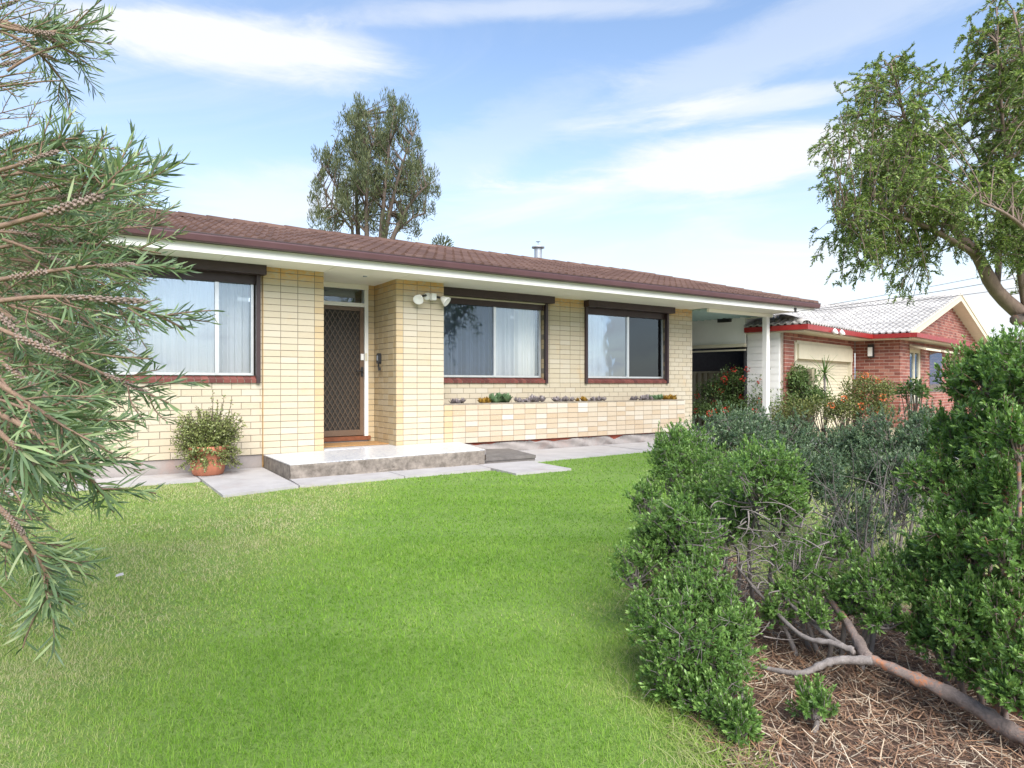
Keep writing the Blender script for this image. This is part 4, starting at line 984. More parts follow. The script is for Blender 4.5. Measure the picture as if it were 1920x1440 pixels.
# the branches that show best: image path start, bend, end and distance
hero = [((-60, 440, 1.15), (150, 380, 1.15), (345, 303, 1.25), [(.38, .10, .024)]), ((-60, 575, 1.3), (170, 560, 1.35), (385, 630, 1.45), [(.42, .15, .02)]),
        ((-50, 535, 1.5), (170, 500, 1.5), (365, 505, 1.6), [(.18, .09, .022), (.55, .08, .016)]), ((-40, 600, 1.5), (170, 690, 1.5), (352, 772, 1.5), [(.18, .13, .024), (.60, .11, .018)]),
        ((-60, 330, 1.5), (60, 300, 1.5), (180, 232, 1.6), [(.42, .09, .018)]), ((-40, 760, 1.2), (120, 850, 1.2), (235, 985, 1.3), [(.5, .07, .018)]),
        ((-60, 900, 1.15), (40, 1000, 1.15), (130, 1160, 1.2), [(.33, .06, .016)]), ((-40, 30, 1.9), (80, 60, 1.9), (240, 20, 2.0), [(.35, .09, .022), (.62, .06, .018)]),
        ((-40, 20, 2.0), (60, 60, 2.0), (245, 88, 2.1), [(.45, .09, .02), (.68, .07, .016)]), ((-40, 30, 2.0), (60, 60, 2.0), (205, 145, 2.1), [(.42, .14, .022)]),
        ((-40, 50, 2.0), (60, 90, 2.0), (150, 200, 2.1), [(.38, .13, .022)]), ((-40, 470, 1.9), (90, 600, 1.9), (300, 700, 2.0), [(.3, .15, .024)]),
        ((-40, 540, 1.8), (100, 640, 1.8), (330, 680, 1.9), [(.25, .14, .024)]), ((-40, 560, 1.6), (20, 620, 1.6), (110, 790, 1.6), [(.2, .12, .026)]),
        ((-40, 640, 1.5), (60, 720, 1.5), (240, 820, 1.5), [(.3, .12, .022)]), ((-60, 420, 1.9), (120, 430, 2.0), (355, 420, 2.2), [(.3, .1, .022)]),
        ((-60, 480, 1.8), (100, 455, 1.8), (350, 480, 1.9), [(.35, .13, .022)]), ((-60, 700, 1.4), (60, 760, 1.4), (255, 800, 1.5), [(.45, .10, .018)]),
        ((60, 1040, 1.2), (95, 1080, 1.2), (75, 1150, 1.25), []), ((-50, 760, 1.0), (20, 830, 1.0), (110, 900, 1.05), [(.5, .05, .014)]),
        ((-50, 690, 1.05), (60, 760, 1.05), (190, 850, 1.1), []), ((-60, 1000, 1.4), (30, 1030, 1.4), (120, 1080, 1.4), [])]
for a, b, c, cl in hero:
    A, B, C = at(*a), at(*b), at(*c); C = C+(B-C)*.2; P = bez(A, 2*B-(A+C)/2, C, 22)
    branch_obj(P, .0055, .0022)
    for t, ln, dia in cl: place_capsules(P, t, ln, dia*.8)
    leafy(P, .5, 34, .075, .8, wd=.005); leafy(P, .15, 16, .07, .9); shoots(P, 5, .3, .12, 22, .062)
# the mass of branches behind them
sil = [(0, 235), (60, 250), (110, 205), (200, 185), (255, 200), (290, 330), (350, 350), (420, 350), (470, 300), (520, 375), (620, 375), (690, 290), (760, 330), (820, 240), (900, 225), (990, 180), (1080, 150), (1160, 100)]
def sil_x(y): return np.interp(y, [s[0] for s in sil], [s[1] for s in sil])-58
N_MASS = 190
for i in range(N_MASS):
    y = random.choice([random.uniform(-60, 230) if random.random() < .42 else random.uniform(260, 460), random.uniform(250, 900), random.uniform(300, 860), random.uniform(350, 1140)])
    xm = sil_x(max(0, y)); x = xm*random.uniform(.02, .97)**(.75 if y > 250 else .9); zt_ = random.uniform(1.5, 3.6) if y < 820 else random.uniform(1.2, 2.1)
    C = at(x, y, zt_)
    if C[2] < .22: continue
    dy = np.interp(y, [0, 300, 600, 1100], [90, 60, -110, -220])*random.uniform(.5, 1.3)
    A = at(x-random.uniform(150, 330), y+dy, zt_*random.uniform(.95, 1.08)); B = (A+C)/2+Z3*random.uniform(-.04, .07)
    P = bez(A, B, C, 14); stems.tube([tuple(p) for p in P], list(np.linspace(.0045, .0018, 14)), 5, False)
    leafy(P, .35, 34 if y > 240 else 22, .064 if y > 240 else .05, .8); shoots(P, 5 if y > 240 else 2, .25, .13, 20 if y > 240 else 14, .058 if y > 240 else .045)
    if random.random() < .45: place_capsules(P, random.uniform(.25, .6), random.uniform(.06, .13), random.uniform(.014, .020))
for i in range(150):      # finer growth further back
    y = random.uniform(330, 930); x = sil_x(y)*random.uniform(.0, .92)**.8; zt_ = random.uniform(2.3, 3.7); C = at(x, y, zt_)
    if C[2] < .3: continue
    dy = np.interp(y, [300, 600, 1000], [60, -90, -200])*random.uniform(.3, 1.3); A = at(x-random.uniform(70, 200), y+dy, zt_*random.uniform(.96, 1.06))
    P = bez(A, (A+C)/2+Z3*random.uniform(-.04, .07), C, 12); stems.tube([tuple(p) for p in P], list(np.linspace(.004, .0016, 12)), 4, False)
    leafy(P, .2, 34, .055, .8); shoots(P, 6, .15, .13, 20, .05)
for k in range(9):      # limbs from the trunk out to the branch ends beyond the frame
    y = -40+k*125; e = at(-190, y, 2.0); s = np.array(tp_[1])+Z3*(.2*k*.5)*-1+Z3*1.2 if k < 5 else np.array(tp_[1])
    Q = bez(s, (s+e)/2+Z3*.15, e, 10); MB().tube([tuple(q) for q in Q], list(np.linspace(.035, .01, 10)), 6).build('limb', M['bark_dark'], bt, True)
stems.build('twigs', M['bark_twig'], bt, True, kind='stuff')
P_, D_, U_, L_, W_ = map(np.concatenate, (LP, LD, LU, LL, LW))
tint_ = RNG.random(len(P_))
zz_ = (P_[:, :2]-CAM[:2])@FW; pxx = 960+FPX*((P_[:, :2]-CAM[:2])@RT)/zz_; pyy = 720-FPX*(P_[:, 2]-HC)/zz_
show = np.where((pxx > 5) & (pxx < 400) & (pyy > 5) & (pyy < 1200), L_/zz_, 0); big = np.argsort(-show)[:300]
LEAF_ME = meshdata('leaf', BL_V, BL_F, M['leaf_bottle'], True)
for i in big:
    x = unit(D_[i]); y = unit(np.cross(U_[i], x)); z = np.cross(x, y)
    x = x*L_[i]; y = y*W_[i]; z = z*L_[i]; p = P_[i]
    place('leaf', LEAF_ME, Matrix(((x[0], y[0], z[0], p[0]), (x[1], y[1], z[1], p[1]), (x[2], y[2], z[2], p[2]), (0, 0, 0, 1))), bt)
keep = np.ones(len(P_), bool); keep[big] = False
leaves('foliage', P_[keep], D_[keep], U_[keep], L_[keep], W_[keep], BL3, 'leaf_bottle', bt, tint_[keep])

# ---- weeping tree on the right
wt = empty('weeping_tree', cam2(6.3, 7.0), 'weeping bottlebrush tree with curved brown trunk and drooping green foliage', 'tree')
zt_ = 7.0
tr = [cam2(6.35, 7.0), at(2040, 800, 7.0), at(1985, 650, 7.0), at(1925, 598, 7.0), at(1868, 545, 7.0), at(1832, 480, 7.0), at(1790, 430, 7.0), at(1755, 360, 7.05)]
tw = MB(); tw.tube(spl(tr, 22), list(np.interp(np.linspace(0, 7, 22), range(8), [.14, .12, .10, .08, .068, .056, .045, .03])*(1+RNG.normal(0, .05, 22))), 12); tw.build('trunk', M['bark_pale'], wt, True)
stub = MB(); stub.tube([at(1940, 596, 6.98), at(1902, 600, 6.9)], [.06, .055], 8); stub.build('branch_stub', M['bark_red'], wt, True)
nodes = []
limbs = [[at(1868, 545, 7.0), at(1800, 430, 7.3), at(1700, 330, 7.5), at(1640, 260, 7.6)], [at(1832, 480, 7.0), at(1740, 420, 6.6), at(1640, 400, 6.4), at(1570, 420, 6.3)],
         [at(1790, 430, 7.0), at(1720, 300, 7.0), at(1690, 200, 7.0), at(1670, 120, 7.0)], [at(1925, 598, 7.0), at(1900, 420, 6.8), at(1880, 250, 6.7), at(1870, 80, 6.6)],
         [at(1985, 650, 7.0), at(1990, 350, 6.4), at(1930, 150, 6.3), at(1900, 20, 6.3)], [at(1868, 545, 7.0), at(1880, 440, 7.8), at(1860, 330, 8.0), at(1800, 240, 8.1)],
         [at(1925, 598, 7.0), at(1960, 480, 6.0), at(1900, 400, 5.6), at(1840, 380, 5.4)]]
for L4 in limbs:
    Q = np.vstack([bez(L4[0], L4[1], (L4[1]+L4[2])/2, 8), bez((L4[1]+L4[2])/2, L4[2], L4[3], 8)[1:]])
    MB().tube([tuple(q) for q in Q], list(np.linspace(.034, .009, len(Q))), 6).build('limb', M['bark_pale'], wt, True); nodes += [q for q in Q[3:]]
nodes = np.array(nodes)
reg_ = [(1690, 200, 120, 90, .8), (1600, 300, 80, 90, .7), (1590, 460, 70, 80, .8), (1660, 400, 100, 110, 1), (1760, 330, 110, 110, 1), (1700, 490, 80, 70, .6), (1680, 540, 25, 40, .3), (1840, 420, 90, 90, 1.1), (1880, 330, 60, 80, .9), (1870, 110, 70, 100, 1), (1900, 210, 50, 70, .7), (1800, 200, 50, 50, .25), (1895, 460, 50, 50, .6), (1950, 300, 60, 200, 1), (1975, 500, 50, 80, .6), (1950, 120, 60, 110, .9), (1930, 420, 45, 90, .9), (1910, 640, 30, 40, .3), (1820, 250, 60, 40, .3)]
wts = np.array([r[2]*r[3]*r[4] for r in reg_]); wts /= wts.sum()
sp = MB(); LP, LD, LU, LL, LW = [], [], [], [], []
for i in range(900):
    px, py, rx, ry, _ = reg_[RNG.choice(len(reg_), p=wts)]
    while True:
        u, v = random.uniform(-1, 1), random.uniform(-1, 1)
        if u*u+v*v < 1: break
    T = at(px+u*rx, py+v*ry, random.gauss(6.9, .55)); j = np.argmin(np.linalg.norm(nodes-T, axis=1)+RNG.uniform(0, .3, len(nodes))); S = nodes[j]
    d = T-S; c = S+d*.5+Z3*(.12+.12*np.linalg.norm(d)); Q = bez(S, c, T, 9); sp.tube([tuple(q) for q in Q], list(np.linspace(.0055, .0025, 9)), 4, False)
    n = random.randint(5, 8)
    for _ in range(n):
        i0 = random.randint(4, 8); s = Q[i0]; out = rsph(1)[0]*np.array([1, 1, .4]); up_ = random.uniform(-.15, .35) if py+v*ry > 230 else random.uniform(.1, .6)
        ln = random.uniform(.12, .26); e = s+out*ln*.7-Z3*ln*random.uniform(.1, .85)+Z3*up_*ln; c = s+out*ln*.45+Z3*ln*.18
        q = bez(s, c, e, 7); sp.tube([tuple(w) for w in q[::3]], [.0035, .0025, .0016], 3, False)
        leafy(q, .05, random.randint(26, 36), .056, .6, wd=.011)
sp.build('twigs', M['bark_pale'], wt, True, kind='stuff')
P_, D_, U_, L_, W_ = map(np.concatenate, (LP, LD, LU, LL, LW))
BL2 = blade(2, lin, .12)
leaves('foliage', P_, D_, U_, L_, W_, (QD_V, QD_F), 'leaf_weep', wt)

# ---- tall tree behind the roof
gt_ = empty('she_oak_tree', cam2(-5.6, 27), 'tall olive-green tree with several upright stems behind the roof', 'tree')
ZT_ = 27.
stm = [((690, 720), (672, 450), (665, 330), (668, 215)), ((690, 720), (688, 450), (683, 330), (700, 260)), ((700, 720), (715, 430), (722, 330), (740, 200)), ((700, 720), (722, 440), (745, 320), (780, 240)), ((705, 720), (735, 450), (770, 360), (815, 340)), ((690, 720), (660, 420), (630, 340), (600, 300)), ((690, 720), (660, 430), (622, 385), (595, 330)), ((705, 720), (740, 440), (775, 400), (800, 400)), ((695, 720), (690, 440), (640, 380), (598, 390))]
gn = []
for k, s4 in enumerate(stm):
    zo = ZT_+random.uniform(-1.6, 1.6); a, b, c, d = [at(x, y, ZT_ if i == 0 else zo) for i, (x, y) in enumerate(s4)]
    a = a*np.array([1, 1, 0])+0.
    Q = np.vstack([bez(a, a*.3+b*.7, b, 6), bez(b, c, d, 12)[1:]]); MB().tube([tuple(q) for q in Q], list(np.linspace(.14 if k < 5 else .07, .012, len(Q))), 7).build('stem', M['bark_dark'], gt_, True); gn += list(Q[7:])
gn = np.array(gn)
creg = [(665, 250, 30, 45, .9), (650, 320, 45, 60, 1), (700, 300, 40, 60, 1), (728, 225, 26, 35, .8), (758, 228, 22, 28, .7), (750, 300, 40, 60, .9), (705, 265, 30, 40, .8), (615, 300, 26, 30, .5), (602, 350, 22, 35, .5), (620, 390, 40, 30, .6), (600, 420, 25, 25, .45), (670, 385, 35, 45, .55), (735, 370, 45, 50, .8), (780, 335, 28, 45, .8), (810, 345, 16, 32, .6), (775, 410, 40, 30, .7), (800, 375, 25, 30, .6), (715, 420, 25, 30, .35), (664, 215, 16, 30, .9), (690, 235, 24, 30, .8), (730, 195, 16, 18, .6), (690, 350, 40, 50, .8), (640, 425, 30, 20, .25)]
wts = np.array([r[2]*r[3]*r[4] for r in creg]); wts /= wts.sum()
br_ = MB(); PP, DD, UU, L_, W_ = [], [], [], [], []
for i in range(360):
    px, py, rx, ry, _ = creg[RNG.choice(len(creg), p=wts)]
    while True:
        u, v = random.uniform(-1, 1), random.uniform(-1, 1)
        if u*u+v*v < 1: break
    T = at(px+u*rx, py+v*ry, ZT_+random.gauss(0, 1.3)); j = np.argmin(np.linalg.norm((gn-T)*np.array([1, 1, .8])+np.array([0, 0, .5]), axis=1)); S = gn[j]
    br_.tube([tuple(q) for q in bez(S, (S+T)/2+Z3*-.1, T, 5)], [.035, .028, .02, .014, .008], 4, False)
    n = random.randint(60, 110); r = random.uniform(.2, .40)
    o = rsph(n)*RNG.random((n, 1))**.4*np.array([r*.62, r*.62, r*1.35])
    PP.append(T+o); DD.append(unit(o*.6+Z3*random.uniform(.2, .5)+rsph(n)*.2)); UU.append(rsph(n)); L_.append(RNG.uniform(.12, .26, n)); W_.append(RNG.uniform(.020, .040, n))
br_.build('branches', M['bark_dark'], gt_, True, kind='stuff')
leaves('foliage', *map(np.concatenate, (PP, DD, UU, L_, W_)), (QD_V, QD_F), 'leaf_gum', gt_)
st_ = empty('tree', cam2(-2.6, 30), 'small distant treetop just showing over the ridge near the flue', 'tree')
c = at(828, 462, 30); MB().tube([(c[0], c[1], 0), tuple(c)], [.12, .03], 6).build('trunk', M['bark_dark'], st_)
o = rsph(500)*RNG.random((500, 1))**.4*np.array([.5, .5, .45]); leaves('foliage', c+o, unit(o+Z3*.2), rsph(500), RNG.uniform(.1, .2, 500), RNG.uniform(.03, .06, 500), (QD_V, QD_F), 'leaf_gum', st_)

# ---- shrubs of small glossy leaves
def shrub(name, label, base, clumps, mat, leaf=.0165, dens=1., mat_bark_='bark_grey', trunk=None, group=None, twig_r=.003, cat='shrub'):
    group = group or 'shrubs in the garden bed'
    o = empty(name, base, label, cat, group); tw = MB(); PP, DD, UU, LL_, WW, TT = [], [], [], [], [], []
    base = np.array(base, float)
    for cl in clumps:
        px, py, z, rx, ry = cl[:5]; rx *= 1.05; ry *= 1.05; c = at(px, py, z); R = np.array([rx*z/FPX, (rx*.5+ry*.5)*z/FPX, ry*z/FPX]); r = R.mean(); kd = cl[5] if len(cl) > 5 else 1.
        Rw = lambda v: v[..., 0:1]*R[0]*R3 + v[..., 1:2]*R[1]*F3 + v[..., 2:3]*R[2]*Z3
        nl = int(np.clip(38*kd, 7, 54)); ld = rsph(nl); ld[:, 2] = np.where(ld[:, 2] < -.35, -ld[:, 2], ld[:, 2])
        lc = c+Rw(ld*RNG.uniform(.35, 1.05, (nl, 1))); lr = RNG.uniform(.16, .42, nl)*r
        # main branch into the clump, then one per lobe
        root = np.array([c[0], c[1], 0.])*.6+base*.4; root[2] = .0
        if np.linalg.norm(root-c) < 3: 
            Q = bez(root, (root+c)/2+Z3*.08+rsph(1)[0]*.08, c-Z3*R[2]*.5, 9); tw.tube([tuple(q) for q in Q], list(np.linspace(.011, .006, 9)), 6, False)
        for q, rr in zip(lc, lr):
            s = c-Z3*R[2]*.45+rsph(1)[0]*r*.15; tw.tube([tuple(w) for w in bez(s, (s+q)/2+rsph(1)[0]*r*.2, q, 6)], list(np.linspace(twig_r*1.6, twig_r*.6, 6)), 4, False)
            n = int(max(8, 4*math.pi*rr*rr*500*dens*(.021/leaf)**1.6))
            v = rsph(n); sh = RNG.uniform(.5, 1.4, (n, 1)); rp = q+v*rr*sh
            outw = unit(rp-c); ok = ((v*outw).sum(1) > -.25) & (rp[:, 2] > .015); rp = rp[ok]; ax = unit(v[ok]*.7+outw[ok]*.5+Z3*.55); n = len(rp)
            if n == 0: continue
            if q[2] > c[2]-.1*R[2] and RNG.random() < .4:      # upright leafy shoots
                for _ in range(RNG.integers(1, 3)):
                    b0 = q+rsph(1)[0]*rr*.6; b0[2] = q[2]+rr*.5; sl = RNG.uniform(.03, .09)*(leaf/.021); tip = b0+unit(Z3*1.2+outw.mean(0)*.5+rsph(1)[0]*.3)*(sl+rr*.25)
                    tw.tube([tuple(b0), tuple(tip)], [twig_r*.6, twig_r*.3], 3, False)
                    kk = 30; tt = RNG.uniform(.05, 1, (kk, 1)); pp = b0+(tip-b0)*tt; axs = unit(tip-b0)[None].repeat(kk, 0); sd_ = unit(np.cross(axs, rsph(kk)))
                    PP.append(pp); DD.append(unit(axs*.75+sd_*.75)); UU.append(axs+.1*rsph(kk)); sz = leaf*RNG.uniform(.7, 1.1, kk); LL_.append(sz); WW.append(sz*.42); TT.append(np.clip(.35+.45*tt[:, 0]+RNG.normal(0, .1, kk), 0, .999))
            for w in rp[::7]: tw.tube([tuple(q), tuple(w)], [twig_r*.5, twig_r*.35], 3, False)
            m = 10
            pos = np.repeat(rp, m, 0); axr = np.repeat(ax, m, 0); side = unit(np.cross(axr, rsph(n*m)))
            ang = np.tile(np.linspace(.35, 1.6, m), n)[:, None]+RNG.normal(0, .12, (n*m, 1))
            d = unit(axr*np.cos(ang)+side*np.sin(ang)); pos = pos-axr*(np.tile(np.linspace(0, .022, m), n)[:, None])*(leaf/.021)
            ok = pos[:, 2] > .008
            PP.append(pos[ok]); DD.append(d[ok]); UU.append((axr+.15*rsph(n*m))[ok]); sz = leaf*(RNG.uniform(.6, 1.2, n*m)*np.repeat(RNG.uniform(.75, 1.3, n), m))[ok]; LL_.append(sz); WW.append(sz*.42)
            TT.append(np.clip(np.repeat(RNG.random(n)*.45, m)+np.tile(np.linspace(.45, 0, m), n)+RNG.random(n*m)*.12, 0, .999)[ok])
    tw.build('branches', M[mat_bark_], o, True, kind='stuff')
    P_, D_, U_, L_, W_, T_ = map(np.concatenate, (PP, DD, UU, LL_, WW, TT))
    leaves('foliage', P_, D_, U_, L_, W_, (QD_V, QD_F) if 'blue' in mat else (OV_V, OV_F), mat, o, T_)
    return o
g_ = lambda x, y: onZ(x, y)
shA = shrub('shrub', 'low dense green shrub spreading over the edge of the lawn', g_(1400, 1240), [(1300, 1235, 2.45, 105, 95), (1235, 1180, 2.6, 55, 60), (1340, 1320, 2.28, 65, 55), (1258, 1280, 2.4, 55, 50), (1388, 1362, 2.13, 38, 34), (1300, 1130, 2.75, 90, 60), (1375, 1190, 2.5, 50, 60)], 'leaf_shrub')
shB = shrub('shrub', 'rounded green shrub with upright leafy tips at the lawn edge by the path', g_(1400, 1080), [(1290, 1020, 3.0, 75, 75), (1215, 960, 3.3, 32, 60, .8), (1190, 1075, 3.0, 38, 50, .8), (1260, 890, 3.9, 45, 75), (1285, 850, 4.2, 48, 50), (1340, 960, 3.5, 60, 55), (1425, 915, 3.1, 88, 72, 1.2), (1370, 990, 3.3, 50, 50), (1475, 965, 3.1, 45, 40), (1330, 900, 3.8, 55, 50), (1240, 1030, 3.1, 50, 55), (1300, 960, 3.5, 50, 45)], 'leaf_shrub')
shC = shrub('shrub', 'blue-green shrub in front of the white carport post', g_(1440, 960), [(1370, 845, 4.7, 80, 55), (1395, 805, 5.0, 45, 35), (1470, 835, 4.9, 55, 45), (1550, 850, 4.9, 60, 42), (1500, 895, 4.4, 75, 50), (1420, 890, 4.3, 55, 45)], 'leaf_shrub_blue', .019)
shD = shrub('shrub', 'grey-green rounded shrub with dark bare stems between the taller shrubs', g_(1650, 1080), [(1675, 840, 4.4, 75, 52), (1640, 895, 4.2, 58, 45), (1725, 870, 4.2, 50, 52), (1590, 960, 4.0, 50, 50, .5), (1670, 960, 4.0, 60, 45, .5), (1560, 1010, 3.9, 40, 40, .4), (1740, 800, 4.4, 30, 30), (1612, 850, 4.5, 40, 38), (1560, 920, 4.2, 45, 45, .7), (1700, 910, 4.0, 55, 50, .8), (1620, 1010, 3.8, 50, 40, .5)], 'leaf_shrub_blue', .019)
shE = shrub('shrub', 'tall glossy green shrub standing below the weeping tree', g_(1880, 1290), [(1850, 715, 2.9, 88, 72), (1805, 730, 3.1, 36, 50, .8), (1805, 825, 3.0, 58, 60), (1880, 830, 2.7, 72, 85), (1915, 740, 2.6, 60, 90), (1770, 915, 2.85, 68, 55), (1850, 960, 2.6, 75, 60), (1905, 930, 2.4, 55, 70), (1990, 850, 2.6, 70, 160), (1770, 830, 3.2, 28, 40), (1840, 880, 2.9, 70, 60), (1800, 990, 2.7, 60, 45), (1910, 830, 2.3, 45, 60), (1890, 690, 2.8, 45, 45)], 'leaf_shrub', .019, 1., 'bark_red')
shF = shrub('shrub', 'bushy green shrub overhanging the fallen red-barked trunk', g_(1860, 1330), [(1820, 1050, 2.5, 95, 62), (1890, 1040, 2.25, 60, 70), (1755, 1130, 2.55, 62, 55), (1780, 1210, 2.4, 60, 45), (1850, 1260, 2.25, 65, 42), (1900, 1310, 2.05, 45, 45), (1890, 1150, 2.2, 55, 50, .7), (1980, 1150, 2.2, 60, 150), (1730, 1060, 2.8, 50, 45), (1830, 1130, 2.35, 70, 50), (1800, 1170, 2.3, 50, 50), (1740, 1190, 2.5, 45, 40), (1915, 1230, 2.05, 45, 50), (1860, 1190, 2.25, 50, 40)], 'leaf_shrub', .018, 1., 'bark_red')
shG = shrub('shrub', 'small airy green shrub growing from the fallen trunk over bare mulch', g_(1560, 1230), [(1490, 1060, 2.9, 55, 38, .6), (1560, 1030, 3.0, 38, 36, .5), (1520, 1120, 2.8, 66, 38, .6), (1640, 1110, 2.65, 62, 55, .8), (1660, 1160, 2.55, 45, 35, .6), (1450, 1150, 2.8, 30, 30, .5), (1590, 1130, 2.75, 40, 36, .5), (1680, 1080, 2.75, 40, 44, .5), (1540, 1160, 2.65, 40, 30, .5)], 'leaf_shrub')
shH = shrub('shrub', 'little leafy sprout rising from the brown mulch', g_(1525, 1395), [(1525, 1325, 2.2, 38, 36, .7)], 'leaf_shrub')
# fallen / leaning trunk with red bark
ft = empty('fallen_trunk', g_(1750, 1330), 'leaning bare trunk with peeling orange-red bark lying across the mulch', 'trunk')
T0 = [at(2010, 1480, 1.95), at(1900, 1372, 2.08), at(1800, 1310, 2.2), at(1700, 1265, 2.32), at(1620, 1230, 2.42)]
T0 = [np.array([p[0], p[1], max(p[2], .05)]) for p in T0]
def limbtube(P, r0, r1, name, mat, par, n=34, ns=12, wob=.08):
    Q = spl(P, n); R = np.linspace(r0, r1, n)*(1+wob*np.sin(np.arange(n)*1.7)+RNG.normal(0, .05, n)); mb = MB().tube([tuple(q) for q in Q], list(R), ns); V = np.array(mb.V); c = np.repeat(Q, ns, 0)
    V = c+(V-c)*(1+RNG.normal(0, .11, (len(V), 1))); mb.V = [tuple(v) for v in V]; return mb.build(name, M[mat], par, True)
limbtube(T0, .031, .016, 'trunk', 'bark_red', ft)
lm_ = lambda L: [np.array([p[0], p[1], max(p[2], .025)]) for p in L]
limbtube(lm_([at(1640, 1238, 2.4), at(1560, 1240, 2.42), at(1500, 1262, 2.42), at(1425, 1250, 2.5)]), .017, .007, 'branch', 'bark_grey', ft)
limbtube(lm_([at(1625, 1232, 2.42), at(1590, 1170, 2.6), at(1560, 1130, 2.75), at(1520, 1060, 2.95)]), .020, .009, 'branch', 'bark_red', ft)
limbtube(lm_([at(1600, 1220, 2.45), at(1560, 1205, 2.5), at(1500, 1190, 2.6), at(1430, 1120, 2.9), at(1380, 1060, 3.1)]), .013, .005, 'branch', 'bark_grey', ft)
limbtube(lm_([at(1600, 1225, 2.45), at(1550, 1190, 2.6), at(1480, 1130, 2.8), at(1440, 1080, 3.0)]), .012, .005, 'branch', 'bark_grey', ft)
# tangle of dead grey twigs
dt = MB()
for i in range(420):
    x, y = random.uniform(1330, 1560), random.uniform(950, 1200); z = random.uniform(2.7, 3.8); p = at(x, y, z); p[2] = max(p[2], .02)
    d = rsph(1)[0]*np.array([1, 1, .6])*random.uniform(.07, .24); q = p+d; q[2] = max(q[2], .015); m = (p+q)/2+rsph(1)[0]*.05; m[2] = max(m[2], .015)
    dt.tube([tuple(w) for w in bez(p, m, q, 6)], list(np.linspace(random.uniform(.0015, .0045), .001, 6)), 4, False)
for i in range(160):
    x, y = random.uniform(1540, 1780), random.uniform(930, 1100); z = random.uniform(3.2, 4.4); p = at(x, y, z); p[2] = max(p[2], .02)
    q = p+np.array([*(RNG.normal(0, .12, 2)), random.uniform(.1, .4)]); dt.tube([tuple(w) for w in bez(p, (p+q)/2+rsph(1)[0]*.05, q, 6)], list(np.linspace(random.uniform(.0015, .0045), .001, 6)), 4, False)
tag(dt.build('dead_twigs', M['bark_grey'], None, True, kind='stuff'), 'tangle of bare grey twigs under the shrubs', 'twigs')
# needle and bark litter on the bed
bx = np.array(BED); n = 15000
from_poly = []
def in_poly(P, poly):
    x, y = P[:, 0], P[:, 1]; ins = np.zeros(len(P), bool); j = len(poly)-1
    for i in range(len(poly)):
        xi, yi = poly[i]; xj, yj = poly[j]; c = ((yi > y) != (yj > y)) & (x < (xj-xi)*(y-yi)/(yj-yi+1e-12)+xi); ins ^= c; j = i
    return ins
def frustum_pts(n, z0, z1, margin=.25):
    u = RNG.random(n); Zc = np.sqrt(z0*z0+(z1*z1-z0*z0)*u); X = (RNG.random(n)*2-1)*(.771+margin)*Zc
    return CAM[:2] + X[:, None]*RT + Zc[:, None]*FW, Zc, X
lp, lz, lx = frustum_pts(150000, 1.6, 5.0); k_ = in_poly(lp, bx); lp = lp[k_]; lz = lz[k_]; n = len(lp)
a = RNG.uniform(0, 2*math.pi, n); d = np.stack([np.cos(a), np.sin(a), RNG.normal(.05, .18, n)], 1)
ST_V, ST_F = blade(2, lambda t: 1.-.5*t, .12)
leaves('mulch_litter', np.c_[lp, RNG.uniform(.006, .022, n)], d, Z3+rsph(n)*.5, RNG.uniform(.02, .095, n), RNG.uniform(.0015, .0048, n), (ST_V, ST_F), 'bark_twig', None)
bpy.data.objects['mulch_litter'].data.materials[0] = None
M['litter'] = mat_leaf('litter', [(0, (.09, .05, .035)), (.35, (.20, .12, .08)), (.6, (.32, .17, .09)), (.8, (.40, .31, .22)), (1, (.55, .47, .36))], .8, .0)
lo_ = bpy.data.objects['mulch_litter']; lo_.data.materials[0] = M['litter']; tag(lo_, 'brown bark and needle litter covering the garden bed', 'mulch')

# ---- lawn grass
M['grass'] = mat_leaf('grass', [(0, (.09, .20, .018)), (.3, (.165, .325, .032)), (.6, (.255, .41, .065)), (.8, (.36, .43, .14)), (.92, (.41, .43, .19)), (1, (.50, .47, .28))], .7, .35, .2)
def snoise(P, sc, seed):
    r = np.random.default_rng(seed); out = np.zeros(len(P))
    for o in range(5):
        for _ in range(3):
            k = r.normal(size=2); k = k/np.linalg.norm(k)*sc*(1.9**o); out += np.sin(P@k+r.uniform(0, 6.28))*.62**o
    return out/3
gp, gz_, gl, gw_, gd_ = [], [], [], [], []
for z0, z1, n, h0, wd in ((1.55, 3.0, 150000, .022, .0019), (3.0, 5.0, 170000, .023, .0030), (5.0, 7.5, 140000, .024, .0046), (7.5, 14.0, 150000, .025, .0085)):
    P, Zc, X = frustum_pts(n, z0, z1, .3); ok = in_poly(P, np.array(LAWN)); jit = P+RNG.normal(0, .05, P.shape); ok &= ~in_poly(jit, bx)
    P, Zc, X = P[ok], Zc[ok], X[ok]
    px = 960+FPX*X/Zc; py = 720+FPX*HC/Zc
    # dry straw under the bottlebrush and along the bed edge, lush green in the middle
    near_bed = np.min(np.linalg.norm(P[:, None, :]-bx[None, :9, :], axis=2), axis=1)
    dry = np.clip((-X-1.0)/.8, 0, 1)*.85 + np.clip(1-near_bed/.42, 0, 1)*.75 + np.clip((3.4-Zc)/1.7, 0, 1)*.22 + .16*snoise(P, 2.2, 3)+.12*snoise(P, 9, 5)
    dry += np.where((P[:, 0] < 1.6) & (P[:, 1] > -3.6), .10, 0)
    dry += np.where((px > 1290) & (Zc > 2.9), 1.15, 0)
    tint = np.clip(.33+.15*RNG.normal(size=len(P))+.62*dry+np.where(RNG.random(len(P)) < .025, .3, 0), .0, .999)
    gp.append(P); gd_.append(tint); gl.append(h0*RNG.uniform(.55, 1.35, len(P))*(1+.25*snoise(P, 3.5, 8))); gw_.append(np.full(len(P), wd)*RNG.uniform(.7, 1.3, len(P)))
